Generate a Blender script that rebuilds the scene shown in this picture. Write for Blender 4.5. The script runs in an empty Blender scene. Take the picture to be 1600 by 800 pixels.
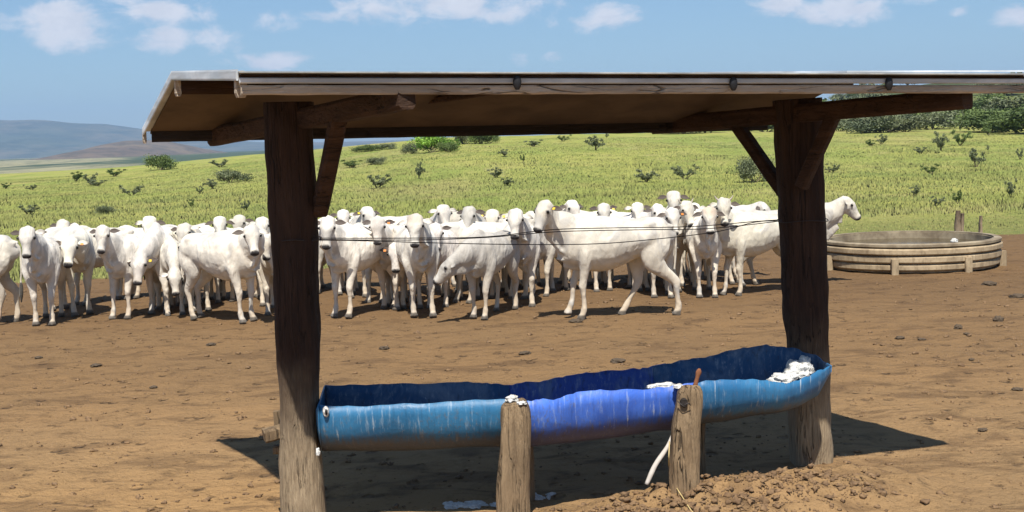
import bpy, bmesh, math, random
import numpy as np
from mathutils import Vector, Matrix, noise as mnoise
R = math.radians
random.seed(7); rng = np.random.default_rng(7)
S = bpy.context.scene
C = S.collection

# ------------------------------------------------------------------ camera
W, F = 1600.0, 2000.0
CH = 2.1
ROLL = R(1.9)
PITCH = math.atan((400 - 222) / F)
cd = bpy.data.cameras.new('camera'); cam = bpy.data.objects.new('camera', cd); C.objects.link(cam)
cd.sensor_width = 36; cd.lens = 36 * F / W; cd.clip_end = 60000; cd.clip_start = 0.1
CM = Matrix.Rotation(R(90) - PITCH, 3, 'X') @ Matrix.Rotation(-ROLL, 3, 'Z')
cam.matrix_world = Matrix.Translation((0, 0, CH)) @ CM.to_4x4()
S.camera = cam

def ray(px, py):
    return CM @ Vector(((px - 800) / F, (400 - py) / F, -1))
def at(px, py, Y):                    # world point seen at photo pixel px,py at distance Y
    d = ray(px, py); t = Y / d.y
    return Vector((0, 0, CH)) + d * t
def onz(px, py, z=0.0):
    d = ray(px, py); t = (z - CH) / d.z
    return Vector((0, 0, CH)) + d * t

# ------------------------------------------------------------------ light
SUN_EL, SUN_AZ = 59.0, 1.5           # sun behind the camera, SUN_AZ degrees to the left
w = bpy.data.worlds.new('World'); S.world = w; w.use_nodes = True
sd = bpy.data.lights.new('sun', 'SUN'); sd.energy = 4.6; sd.angle = R(0.5); sd.color = (1, .95, .86)
so = bpy.data.objects.new('sun', sd); C.objects.link(so)
ldir = Vector((math.sin(R(SUN_AZ)) * math.cos(R(SUN_EL)), math.cos(R(SUN_AZ)) * math.cos(R(SUN_EL)), -math.sin(R(SUN_EL))))
so.rotation_euler = ldir.to_track_quat('-Z', 'Y').to_euler()
S.view_settings.view_transform = 'Standard'; S.view_settings.look = 'None'
S.view_settings.gamma = 1.0; S.view_settings.use_curve_mapping = False
S.view_settings.exposure = 0.58
S.cycles.volume_bounces = 0; S.cycles.max_bounces = 6; S.cycles.transparent_max_bounces = 8

class NT:
    """small node-tree writer"""
    def __init__(s, nt): s.nt = nt; s.n = nt.nodes; s.l = nt.links
    def node(s, t, **k):
        n = s.n.new(t)
        for a, b in k.items(): setattr(n, a, b)
        return n
    def put(s, sock, v):
        if isinstance(v, bpy.types.NodeSocket): s.l.new(v, sock)
        elif isinstance(v, (tuple, list)) and len(v) == 3 and sock.type == 'RGBA': sock.default_value = (*v, 1)
        else: sock.default_value = v
    def m(s, op, a, b=0.0, c=0.0, clamp=False):
        n = s.node('ShaderNodeMath', operation=op, use_clamp=clamp)
        s.put(n.inputs[0], a); s.put(n.inputs[1], b)
        if op in ('MULTIPLY_ADD', 'SMOOTH_MAX', 'SMOOTH_MIN'): s.put(n.inputs[2], c)
        return n.outputs[0]
    def mr(s, v, a, b, c=0.0, d=1.0, smooth=True):
        n = s.node('ShaderNodeMapRange', interpolation_type='SMOOTHSTEP' if smooth else 'LINEAR')
        s.put(n.inputs[0], v)
        for i, x in enumerate((a, b, c, d)): s.put(n.inputs[i + 1], x)
        return n.outputs[0]
    def mix(s, f, a, b, blend='MIX'):
        n = s.node('ShaderNodeMix', data_type='RGBA', blend_type=blend)
        s.put(n.inputs[0], f); s.put(n.inputs[6], a); s.put(n.inputs[7], b)
        return n.outputs[2]
    def noise(s, vec, scale, detail=4, rough=.55, dist=0.0, stretch=None):
        if stretch:
            mp = s.node('ShaderNodeMapping'); s.put(mp.inputs[0], vec); mp.inputs[3].default_value = stretch; vec = mp.outputs[0]
        n = s.node('ShaderNodeTexNoise'); s.put(n.inputs['Vector'], vec)
        n.inputs['Scale'].default_value = scale; n.inputs['Detail'].default_value = detail
        n.inputs['Roughness'].default_value = rough; n.inputs['Distortion'].default_value = dist
        return n.outputs[0]
    def bump(s, h, strength, dist, prev=None):
        n = s.node('ShaderNodeBump'); s.put(n.inputs['Height'], h)
        n.inputs['Strength'].default_value = strength; n.inputs['Distance'].default_value = dist
        if prev is not None: s.l.new(prev, n.inputs['Normal'])
        return n.outputs[0]

def mat(name):
    m = bpy.data.materials.new(name); m.use_nodes = True
    t = NT(m.node_tree); b = t.n['Principled BSDF']
    t.b = b; t.mat = m
    t.tc = t.node('ShaderNodeTexCoord'); t.geo = t.node('ShaderNodeNewGeometry')
    t.obj = t.tc.outputs['Object']; t.pos = t.geo.outputs['Position']
    t.oi = t.node('ShaderNodeObjectInfo')
    b.inputs['Specular IOR Level'].default_value = .3
    return t
def fin(t, col, rough=.8, normal=None, **k):
    t.put(t.b.inputs['Base Color'], col); t.put(t.b.inputs['Roughness'], rough)
    if normal is not None: t.l.new(normal, t.b.inputs['Normal'])
    for a, v in k.items(): t.put(t.b.inputs[a.replace('_', ' ')], v)
    return t.mat

# ---- sky: Nishita + cumulus wisps placed by compass direction and height above the horizon
t = NT(w.node_tree)
bg = t.n['Background']
sky = t.node('ShaderNodeTexSky'); sky.sky_type = 'NISHITA'; sky.sun_disc = False
sky.sun_elevation = R(SUN_EL); sky.sun_rotation = R(180 + SUN_AZ)
sky.air_density = 1.0; sky.dust_density = .7; sky.ozone_density = 1.3; sky.altitude = 300
tcw = t.node('ShaderNodeTexCoord')
sep = t.node('ShaderNodeSeparateXYZ'); t.l.new(tcw.outputs['Generated'], sep.inputs[0])
az = t.m('ARCTAN2', sep.outputs[0], sep.outputs[1]); el = t.m('ARCSINE', sep.outputs[2])
cv = t.node('ShaderNodeCombineXYZ'); t.l.new(az, cv.inputs[0]); t.l.new(t.m('MULTIPLY', el, 1.9), cv.inputs[1])
n1 = t.noise(cv.outputs[0], 26, 8, .6, .3); n2 = t.noise(cv.outputs[0], 9, 4, .5)
acc = None
for (x, y, rx, ry, k) in [(85, 32, 105, 28, 1.0), (250, 12, 90, 26, .85), (252, 66, 45, 22, .8), (150, 66, 80, 18, .62), (345, 66, 35, 24, .6),
        (405, 96, 75, 15, .8), (690, 6, 215, 38, 1.15), (520, 22, 55, 16, .6), (945, 27, 58, 27, 1.05), (866, 22, 14, 18, .5), (814, 90, 16, 11, .5), (856, 92, 18, 11, .5),
        (1215, 8, 55, 20, .85), (1320, 16, 88, 26, 1.0), (1400, 0, 70, 12, .7), (1506, 15, 20, 10, .6), (1592, 22, 32, 20, .6), (430, 35, 40, 16, .42),
        (700, -60, 260, 60, 1.1), (1500, -80, 200, 50, 1.1), (200, -90, 200, 50, 1.1)]:
    d = ray(x, y).normalized(); a0 = math.atan2(d.x, d.y); e0 = math.asin(d.z)
    q = t.m('ADD', t.m('POWER', t.m('DIVIDE', t.m('SUBTRACT', az, a0), rx / F), 2.0), t.m('POWER', t.m('DIVIDE', t.m('SUBTRACT', el, e0), ry / F), 2.0))
    v = t.m('MULTIPLY', t.m('SUBTRACT', 1.0, q), k)
    acc = v if acc is None else t.m('SMOOTH_MAX', acc, v, .3)
acc = t.m('MAXIMUM', acc, -1.2)
dens = t.m('ADD', acc, t.m('MULTIPLY', t.m('SUBTRACT', n1, .5), 5.0))
dens = t.m('ADD', dens, t.m('MULTIPLY', t.m('SUBTRACT', n2, .5), 1.5))
cl = t.mr(dens, -.1, 1.25, 0, .85)
cs = t.noise(cv.outputs[0], 40, 5, .6)
shade = t.mr(cs, .35, .65, .75, 1.1)
ccol = t.mix(shade, (5.4, 5.8, 6.9), (9.0, 9.0, 9.5))
skyc = t.mix(.10, sky.outputs[0], (4.4, 5.2, 6.4))
SKYMUL = t.mix(1.0, skyc, (.80, .98, 1.14), 'MULTIPLY')
t.l.new(t.mix(cl, SKYMUL, ccol), bg.inputs[0]); bg.inputs[1].default_value = .066

# ------------------------------------------------------------------ object helpers
def tag(o, label=None, cat=None, group=None, kind=None):
    if label: o['label'] = label
    if cat: o['category'] = cat
    if group: o['group'] = group
    if kind: o['kind'] = kind
    return o
def empty(name, loc, rz=0):
    o = bpy.data.objects.new(name, None); C.objects.link(o); o.location = loc; o.rotation_euler = (0, 0, rz)
    o.empty_display_size = .1
    return o
def link(name, me, m=None, parent=None, smooth=False):
    o = bpy.data.objects.new(name, me); C.objects.link(o)
    if m:
        for mm in (m if isinstance(m, (list, tuple)) else [m]): me.materials.append(mm)
    if parent:
        o.parent = parent
        o.matrix_parent_inverse = (Matrix.Translation(parent.location) @ parent.rotation_euler.to_matrix().to_4x4()).inverted()
    if smooth: me.shade_smooth()
    return o
def mesh_np(name, verts, faces):
    me = bpy.data.meshes.new(name)
    me.from_pydata([tuple(v) for v in verts], [], faces); me.update(); return me
def quads_mesh(name, co, quads):
    me = bpy.data.meshes.new(name); n = len(quads); k = quads.shape[1]
    me.vertices.add(len(co)); me.vertices.foreach_set('co', np.asarray(co, dtype=np.float32).ravel())
    me.loops.add(n * k); me.loops.foreach_set('vertex_index', quads.astype(np.int32).ravel())
    me.polygons.add(n); me.polygons.foreach_set('loop_start', np.arange(0, n * k, k, dtype=np.int32))
    me.update(calc_edges=True); me.validate(); return me
def catmull(st, sub):
    st = [np.array(s, dtype=float) for s in st]
    out = []
    for i in range(len(st) - 1):
        p0 = st[max(i - 1, 0)]; p1 = st[i]; p2 = st[i + 1]; p3 = st[min(i + 2, len(st) - 1)]
        for k in range(sub):
            u = k / sub
            out.append(.5 * ((2 * p1) + (-p0 + p2) * u + (2 * p0 - 5 * p1 + 4 * p2 - p3) * u * u + (-p0 + 3 * p1 - 3 * p2 + p3) * u ** 3))
    out.append(st[-1]); return out
def loft(bm, st, up=(0, 0, 1), sides=12, sub=3, sq=2.0, rough=0, seed=0, caps=True):
    """st rows: x y z half_width half_height. Closed tube added to bm. sq>2 squares the section."""
    st = catmull(st, sub) if sub > 1 else [np.array(s, dtype=float) for s in st]
    up = Vector(up); rings = []
    for i, s in enumerate(st):
        a = Vector(st[max(i - 1, 0)][:3]); b = Vector(st[min(i + 1, len(st) - 1)][:3])
        T = (b - a).normalized(); sd_ = T.cross(up)
        if sd_.length < 1e-4: sd_ = Vector((0, 1, 0))
        sd_.normalize(); u2 = sd_.cross(T).normalized(); c = Vector(s[:3]); ring = []
        for k in range(sides):
            an = 2 * math.pi * (k + .5) / sides; ca, sa = math.cos(an), math.sin(an)
            f = (abs(ca) ** sq + abs(sa) ** sq) ** (-1 / sq)
            p = c + sd_ * ca * f * max(s[3], .001) + u2 * sa * f * max(s[4], .001)
            if rough:
                nz = mnoise.noise(Vector((p.x * 7 + seed, p.y * 7, p.z * 2.2))) + .5 * mnoise.noise(Vector((p.x * 22 + seed, p.y * 22, p.z * 7)))
                p += (p - c).normalized() * nz * rough
            ring.append(bm.verts.new(p))
        rings.append(ring)
    for r0, r1 in zip(rings, rings[1:]):
        for k in range(sides):
            bm.faces.new((r0[k], r0[(k + 1) % sides], r1[(k + 1) % sides], r1[k]))
    if caps:
        bm.faces.new(rings[0][::-1]); bm.faces.new(rings[-1])
    return bm
def bm_obj(name, bm, m, parent=None, smooth=False):
    bmesh.ops.recalc_face_normals(bm, faces=bm.faces[:])
    me = bpy.data.meshes.new(name); bm.to_mesh(me); bm.free()
    return link(name, me, m, parent, smooth)
def beam(name, a, b, w_, h_, m, parent=None, rough=.004, seed=0, n=10, sq=7, sides=16, smooth=False, up=(0, 0, 1)):
    a = Vector(a); b = Vector(b); bm = bmesh.new()
    st = [(*a.lerp(b, i / n), w_ / 2, h_ / 2) for i in range(n + 1)]
    loft(bm, st, up=up, sides=sides, sub=1, sq=sq, rough=rough, seed=seed)
    return bm_obj(name, bm, m, parent, smooth)
def tube(name, pts, r, m, parent=None, sides=6, sub=6):
    bm = bmesh.new(); loft(bm, [(*p, r, r) for p in pts], up=(.01, 1, .02), sides=sides, sub=sub)
    return bm_obj(name, bm, m, parent, True)

# ------------------------------------------------------------------ materials
def m_wood(name, dark, light, dust_and_sun=None, z0=0, z1=.8, scale=1.0, along=False):
    t = mat(name); v = t.pos
    g = t.noise(v, 5 * scale, 6, .6, .6, (.3, 1, 3) if along else (3, 3, .35)); f = t.noise(v, 30 * scale, 5, .65, .2, (.2, 1, 3) if along else (3, 3, .25)); b = t.noise(v, 3, 3)
    c = t.mix(t.mr(g, .3, .7), dark, light)
    c = t.mix(t.mr(f, .56, .75, 0, .7), c, tuple(x * .35 for x in dark))
    c = t.mix(t.mr(f, .44, .3, 0, .35), c, tuple(min(1, x * 1.7) for x in light))
    if dust_and_sun:
        sp = t.node('ShaderNodeSeparateXYZ'); t.l.new(v, sp.inputs[0])
        k = t.mr(t.m('ADD', sp.outputs[2], t.m('MULTIPLY', t.m('SUBTRACT', b, .5), .5)), z1, z0)
        k = t.m('MULTIPLY', k, t.mr(f, .25, .6, .95, .55))
        c = t.mix(k, c, dust_and_sun)
    cr = t.noise(v, 9 * scale, 3, .5, .5, (.05, 1, 2.4) if along else (2.4, 2.4, .09)); crk = t.m('SUBTRACT', 1.0, t.mr(t.m('ABSOLUTE', t.m('SUBTRACT', cr, .5)), 0, .018))
    crk = t.m('MULTIPLY', crk, t.mr(b, .4, .6)); c = t.mix(t.m('MULTIPLY', crk, .75), c, tuple(x * .25 for x in dark))
    n = t.bump(f, .9, .016); n = t.bump(g, .6, .025, n); n = t.bump(crk, -.8, .02, n) if False else t.bump(t.m('MULTIPLY', crk, -1.0), .8, .02, n)
    return fin(t, c, .85, n)
M_post = m_wood('post_timber', (.024, .012, .008), (.055, .029, .018), (.44, .34, .22), .25, 1.0)  # pale foot mixes dust with painted sunlight; dark top holds roof shade
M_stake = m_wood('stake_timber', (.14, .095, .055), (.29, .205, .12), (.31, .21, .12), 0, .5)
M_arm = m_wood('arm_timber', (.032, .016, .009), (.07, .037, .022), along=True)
M_fascia = m_wood('weathered_board', (.30, .24, .18), (.50, .42, .33), scale=.7, along=True)
M_black = m_wood('shade_black_timber', (.018, .014, .012), (.04, .03, .025), along=True)  # near black: shade under the far eave is put into the colour
t = mat('galvanised_sheet'); f = t.noise(t.pos, 6, 5, .6, .3); g = t.noise(t.pos, 2, 3, .5, 0, (1, 1, 8))
M_metal = fin(t, t.mix(t.mr(g, .35, .65), t.mix(t.mr(f, .3, .7), (.48, .53, .58), (.70, .74, .78)), (.38, .40, .42)), t.mr(f, .3, .7, .35, .6), t.bump(f, .2, .01), Metallic=.0)
t = mat('dull_lip'); f = t.noise(t.pos, 4, 6, .7, .3)
M_lip = fin(t, t.mix(t.mr(f, .35, .65), (.22, .23, .23), (.42, .43, .42)), .8)
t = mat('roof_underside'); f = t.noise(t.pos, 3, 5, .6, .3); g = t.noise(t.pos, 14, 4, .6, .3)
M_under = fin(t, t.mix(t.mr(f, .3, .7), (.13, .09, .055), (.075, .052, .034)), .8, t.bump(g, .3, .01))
t = mat('dark_rubber'); M_rubber = fin(t, (.012, .012, .014), .5)
t = mat('wire_steel'); M_wire = fin(t, (.035, .03, .03), .5)
t = mat('salt'); f = t.noise(t.pos, 40, 4); g = t.noise(t.pos, 14, 5, .7); M_salt = fin(t, t.mix(t.mr(g, .52, .7, 0, .75), t.mix(t.mr(f, .3, .7), (.50, .49, .46), (.70, .70, .68)), (.36, .30, .22)), .9, t.bump(f, 1, .02))
t = mat('rusty_iron'); M_rust = fin(t, t.mix(t.noise(t.pos, 60), (.14, .05, .02), (.28, .12, .06)), .8)
t = mat('bleached_stick'); M_stick = fin(t, t.mix(t.noise(t.pos, 30), (.38, .34, .3), (.6, .55, .5)), .85)
t = mat('straw_twine'); M_twine = fin(t, (.5, .38, .17), .8)

def m_drum(name, c1, c2):
    t = mat(name); v = t.pos
    a = t.noise(v, 3, 5, .6, .4); s = t.noise(v, 13, 5, .65, .2, (3.2, 1, .5)); f = t.noise(v, 60, 4, .7, 0, (1, 1, .45))
    drip = t.noise(v, 17, 3, .5, .1, (3.2, .6, .12))
    sp = t.node('ShaderNodeSeparateXYZ'); t.l.new(v, sp.inputs[0])
    c = t.mix(t.mr(a, .3, .7), c1, c2)
    c = t.mix(t.mr(s, .5, .75, 0, .5), c, tuple(x * .45 for x in c1))
    chalk = t.m('MULTIPLY', t.mr(drip, .64, .74), t.mr(f, .35, .6))
    c = t.mix(t.m('MULTIPLY', chalk, .7), c, (.62, .66, .66))
    c = t.mix(t.m('MULTIPLY', t.mr(s, .45, .28), .4), c, (.40, .48, .54))
    c = t.mix(t.m('MULTIPLY', t.mr(f, .52, .66), t.mr(a, .45, .65, .15, .7)), c, (.11, .10, .085))
    zz = t.m('ADD', sp.outputs[2], t.m('MULTIPLY', t.m('SUBTRACT', s, .5), .17))
    mud = t.m('MULTIPLY', t.mr(zz, .545, .46), t.mr(f, .2, .55, .95, .75))
    c = t.mix(mud, c, (.085, .062, .042))
    specks = t.m('MULTIPLY', t.mr(f, .66, .71), t.mr(zz, .66, .5))
    c = t.mix(t.m('MULTIPLY', specks, .6), c, (.45, .36, .26))
    n = t.bump(a, .3, .03); n = t.bump(f, .25, .004, n)
    return fin(t, c, t.mr(a, .3, .7, .38, .6), n)
M_teal = m_drum('teal_drum_plastic', (.022, .12, .25), (.035, .17, .33))
M_cobalt = m_drum('cobalt_drum_plastic', (.04, .11, .46), (.07, .18, .64))
M_navy = m_drum('blue_drum_plastic', (.022, .12, .27), (.04, .18, .35))

# ------------------------------------------------------------------ terrain
def hor(x): return 222 - .0332 * (x - 800)
TBx = np.array([-2400, -600, 0, 200, 400, 560, 700, 900, 1200, 1600, 2300, 4000], float)
TBy = np.array([-38, -36, -32, -26, -8, 3, 12, 10, 2, -5, -7, -7], float)
def fbm(x, y, s, seed=0, octv=4):
    """value noise, vectorised"""
    out = np.zeros_like(x, dtype=float); amp = 1.0; tot = 0
    for o in range(octv):
        X = x * s + 17.3 * o + seed; Y = y * s + 9.1 * o - seed
        xi = np.floor(X); yi = np.floor(Y); fx = X - xi; fy = Y - yi
        fx = fx * fx * (3 - 2 * fx); fy = fy * fy * (3 - 2 * fy)
        def h(a, b):
            n = np.sin(a * 127.1 + b * 311.7 + seed * 13.7) * 43758.5453
            return n - np.floor(n)
        v = (h(xi, yi) * (1 - fx) + h(xi + 1, yi) * fx) * (1 - fy) + (h(xi, yi + 1) * (1 - fx) + h(xi + 1, yi + 1) * fx) * fy
        out += amp * (v * 2 - 1); tot += amp; amp *= .5; s *= 2.03
    return out / tot
def sst(x, a, b):
    k = np.clip((x - a) / (b - a), 0, 1); return k * k * (3 - 2 * k)
RID = 112.0
def grass_mask(x, y):
    edge = 22.9 + .16 * x + 1.0 * fbm(x, y, .35, 3) + .5 * fbm(x, y, 1.4, 5)
    edge = np.where(x > 3.5, edge + .6, edge)
    return sst(y, edge - .35, edge + .5)
def height(x, y):
    x = np.asarray(x, float); y = np.asarray(y, float)
    ys = np.maximum(y, 5.0); u = x / ys
    zr = CH + np.interp(u * F + 800, TBx, TBy) / F * RID
    z = zr * sst(ys, 24, RID * 1.25) * 1.02
    z = z * 1.0
    # ground falls into the valley on the left, keeps level and then rises on the right
    px = u * F + 800
    left = 1 - sst(px, 430, 760)
    far = sst(ys, RID + 8, 600)
    z = z * (1 - far) + far * (left * (-9 + 9 * sst(ys, 900, 2300) + 3 * sst(ys, 2500, 6500)) + (1 - left) * 4)
    rise = sst(px, 1050, 1500) * sst(ys, 135, 420) * 13.0
    z = z + rise * (1 - sst(ys, 800, 2000) * .7)
    z += .25 * fbm(x, y, .05, 8) * sst(ys, 30, 80) + .05 * fbm(x, y, .5, 11, 3) * sst(ys, 23, 30)
    near = 1 - sst(ys, 26, 40)
    g = grass_mask(x, y)
    z += near * (.017 * fbm(x, y, 1.1, 1, 5) + .022 * (1 - g) * np.abs(fbm(x, y, 3.1, 2, 4)) - .01)
    # trampled soil heaped against the trough stakes
    a = Vector((-.1, 6.55)); b = Vector((2.0, 7.42)); ab = b - a
    tt = np.clip(((x - a.x) * ab.x + (y - a.y) * ab.y) / ab.length_squared, 0, 1)
    dd = np.hypot(x - a.x - tt * ab.x, (y - a.y - tt * ab.y))
    z += (.055 + .075 * sst(tt, .1, .5) * (1 - sst(tt, .75, 1.15))) * (1 - sst(dd, .05, .62)) * (1 + .35 * fbm(x, y, 4, 21))
    z += .06 * (1 - sst(dd, .1, .8)) * fbm(x, y, 9, 22, 4)
    # left post foot
    return z
def hz(x, y): return float(height(np.array([x]), np.array([y]))[0])

def gnd(px, py):
    d = ray(px, py)
    for Y in np.geomspace(4.5, 40, 900):
        p = Vector((0, 0, CH)) + d * (Y / d.y)
        if p.z <= hz(p.x, p.y): return p
    return p
def grow(a, step, lim, k=1.12):
    out = [a]
    while abs(out[-1]) < lim:
        out.append(out[-1] + step); step *= k
    return out
xs = np.concatenate([np.array(grow(-7, -.06, 16000, 1.075))[::-1], np.arange(-6.95, 7, .05), np.array(grow(7, .06, 16000, 1.075))])
ys = np.concatenate([np.array(grow(4, -.1, 3000, 1.2))[::-1], np.arange(4.04, 14, .04), np.arange(14, 28, .08), np.array(grow(28, .12, 20000, 1.035))])
XX, YY = np.meshgrid(xs, ys); ZZ = height(XX, YY)
co = np.stack([XX.ravel(), YY.ravel(), ZZ.ravel()], 1)
nx, ny = len(xs), len(ys)
ii = (np.arange(ny - 1)[:, None] * nx + np.arange(nx - 1)[None, :]).ravel()
me = quads_mesh('ground', co, np.stack([ii, ii + 1, ii + 1 + nx, ii + nx], 1))
at_ = me.attributes.new('grass', 'FLOAT', 'POINT'); at_.data.foreach_set('value', grass_mask(XX, YY).ravel().astype(np.float32))
# bare worn track between the short green verge and the tall grass on the right
t = mat('ground_soil_and_pasture'); v = t.pos
ga = t.node('ShaderNodeAttribute', attribute_name='grass'); sp = t.node('ShaderNodeSeparateXYZ'); t.l.new(v, sp.inputs[0])
X_, Y_ = sp.outputs[0], sp.outputs[1]
n1 = t.noise(v, .45, 5, .6); n2 = t.noise(v, 3.2, 6, .62, .4); n3 = t.noise(v, 22, 6, .7, .3); n4 = t.noise(v, 1.2, 4, .6, 1.0, (1, 2.2, 1))
fx = t.m('MULTIPLY', t.mr(X_, 1.5, -1.5), t.mr(Y_, 9.5, 7.5))
soil = t.mix(t.mr(n1, .3, .7), (.255, .155, .075), (.205, .132, .070))
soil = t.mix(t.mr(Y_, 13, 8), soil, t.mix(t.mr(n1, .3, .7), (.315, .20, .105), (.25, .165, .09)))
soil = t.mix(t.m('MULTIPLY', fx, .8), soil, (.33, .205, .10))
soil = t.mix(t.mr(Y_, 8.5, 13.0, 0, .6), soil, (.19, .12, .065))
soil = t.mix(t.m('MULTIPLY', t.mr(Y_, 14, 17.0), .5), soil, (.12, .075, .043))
soil = t.mix(t.mr(n4, .5, .66, 0, .6), soil, (.11, .068, .040))
soil = t.mix(t.mr(n2, .52, .72, 0, .6), soil, (.095, .060, .036))
soil = t.mix(t.mr(n3, .6, .75, 0, .5), soil, (.31, .215, .125))
soil = t.mix(t.mr(n3, .42, .3, 0, .6), soil, (.075, .046, .026))
g1 = t.noise(v, .09, 5, .6, .5, (1, .35, 1)); g2 = t.noise(v, .6, 5, .65, .2, (1, .3, 1)); g3 = t.noise(v, 5, 5, .7, 0, (1, .4, 1))
gr = t.mix(t.mr(g1, .38, .62), (.29, .30, .085), (.215, .265, .07))
gr = t.mix(t.mr(g2, .45, .7, 0, .6), gr, (.33, .30, .12))
gr = t.mix(t.mr(g2, .5, .3, 0, .5), gr, (.155, .20, .055))
gr = t.mix(t.mr(g3, .5, .7, 0, .4), gr, (.12, .17, .045))
g0 = t.noise(v, .05, 6, .65, 1.2, (1, .45, 1)); g5 = t.noise(v, .22, 5, .7, .8, (1, .4, 1))
gr = t.mix(t.mr(g0, .5, .64, 0, .6), gr, (.30, .27, .12)); gr = t.mix(t.mr(g5, .54, .68, 0, .55), gr, (.12, .165, .05)); gr = t.mix(t.mr(g5, .42, .3, 0, .45), gr, (.33, .30, .14))
# short verge: drier olive
verge = t.mr(Y_, 33, 27)
gr = t.mix(t.m('MULTIPLY', verge, .8), gr, t.mix(t.mr(g3, .35, .65), (.19, .175, .075), (.115, .14, .048)))
# far valley: scrub and pale fields
f1 = t.noise(v, .0035, 4, .6, .4, (1, .25, 1)); f2 = t.noise(v, .03, 5, .7)
far = t.mix(t.mr(f1, .5, .56), (.06, .085, .04), (.30, .28, .17))
far = t.mix(t.mr(f2, .45, .6, 0, .7), far, (.035, .055, .028))
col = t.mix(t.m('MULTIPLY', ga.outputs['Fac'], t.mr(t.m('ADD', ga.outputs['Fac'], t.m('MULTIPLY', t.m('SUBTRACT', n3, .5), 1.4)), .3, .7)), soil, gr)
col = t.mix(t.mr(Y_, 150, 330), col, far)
col = t.mix(1.0, col, (1.06, 1.03, .94), 'MULTIPLY'); 
vo = t.node('ShaderNodeTexVoronoi'); vo.inputs['Scale'].default_value = 5.5; vo.inputs['Randomness'].default_value = 1
vm = t.node('ShaderNodeMapping'); t.l.new(v, vm.inputs[0]); vm.inputs[3].default_value = (1, .8, 1)
t.l.new(vm.outputs[0], vo.inputs['Vector']); pit = t.m('MULTIPLY', t.mr(vo.outputs['Distance'], .28, .12), t.mr(n2, .42, .58))
pit = t.m('MULTIPLY', pit, t.m('SUBTRACT', 1.0, ga.outputs['Fac']))
col = t.mix(t.m('MULTIPLY', pit, .45), col, (.10, .063, .038))
nb = t.bump(n3, .8, .035); nb = t.bump(n2, .8, .09, nb); nb = t.bump(t.m('MULTIPLY', pit, -1.0), .9, .045, nb)
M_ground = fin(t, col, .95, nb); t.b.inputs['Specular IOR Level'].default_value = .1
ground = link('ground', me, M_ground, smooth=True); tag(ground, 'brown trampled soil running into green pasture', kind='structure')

# distant relief
def relief(name, pts, Y, zb, depth, seed, m, amp):
    """pts: (photo x, photo y of the crest). A ridge with real depth, standing at distance Y"""
    P = [at(x, y, Y) for x, y in pts]
    px = np.array([p.x for p in P]); pz = np.array([p.z for p in P])
    X = np.linspace(px[0], px[-1], 260); V = np.linspace(-1, 1, 60)
    XX, VV = np.meshgrid(X, V); crest = np.interp(XX, px, pz) - zb
    prof = np.clip(1 - np.abs(VV) ** 1.3, 0, 1)
    Z = zb + crest * prof * (1 + amp * (1 - prof) * fbm(XX, VV * depth, 1 / (depth * .35), seed, 6) * 2.2) + crest * .035 * fbm(XX, VV * depth, 9 / depth, seed + 4, 4) * prof
    co = np.stack([XX.ravel(), (Y + VV * depth).ravel(), Z.ravel()], 1)
    n0, n1_ = len(X), len(V); ii = (np.arange(n1_ - 1)[:, None] * n0 + np.arange(n0 - 1)[None, :]).ravel()
    o = link(name, quads_mesh(name, co, np.stack([ii, ii + 1, ii + 1 + n0, ii + n0], 1)), m, smooth=True)
    return tag(o, kind='structure')
t = mat('mountain_scrub'); a = t.noise(t.pos, .0016, 6, .65, .4); b_ = t.noise(t.pos, .008, 5, .7)
M_mtn = fin(t, t.mix(t.mr(b_, .4, .62, 0, .7), t.mix(t.mr(a, .35, .65), (.07, .09, .05), (.15, .13, .08)), (.03, .05, .03)), .95)
t = mat('bare_hill'); a = t.noise(t.pos, .004, 5, .6, .4); b_ = t.noise(t.pos, .03, 5, .7)
M_hill = fin(t, t.mix(t.mr(b_, .42, .6, 0, .6), t.mix(t.mr(a, .35, .65), (.13, .095, .065), (.17, .13, .085)), (.05, .05, .035)), .95)
relief('mountains', [(-1500, 262), (-900, 215), (-500, 196), (-200, 190), (0, 187), (60, 187), (110, 191), (160, 193), (220, 201), (300, 214), (400, 222), (520, 222), (640, 219), (900, 216), (1300, 206)], 6500, -6, 1500, 5, M_mtn, .5)
relief('hill', [(60, 252), (130, 240), (170, 225), (205, 219), (250, 219), (290, 228), (330, 240), (380, 250)], 2300, -6, 380, 9, M_hill, .25)

# ------------------------------------------------------------------ haze
bm = bmesh.new(); bmesh.ops.create_cube(bm, size=1)
for v_ in bm.verts:
    v_.co = Vector((-9000 if v_.co.x < 0 else 9000, -20 if v_.co.y < 0 else 8600, -75 if v_.co.z < 0 else 330))
mz = bpy.data.materials.new('haze_air'); mz.use_nodes = True
nt = mz.node_tree; nt.nodes.remove(nt.nodes['Principled BSDF'])
pv = nt.nodes.new('ShaderNodeVolumePrincipled'); nt.links.new(pv.outputs[0], nt.nodes['Material Output'].inputs['Volume'])
pv.inputs['Color'].default_value = (.42, .64, 1, 1); pv.inputs['Density'].default_value = .00012; pv.inputs['Anisotropy'].default_value = 0
haze = bm_obj('haze', bm, mz); tag(haze, 'thin blue haze over the valley', kind='stuff')

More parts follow.
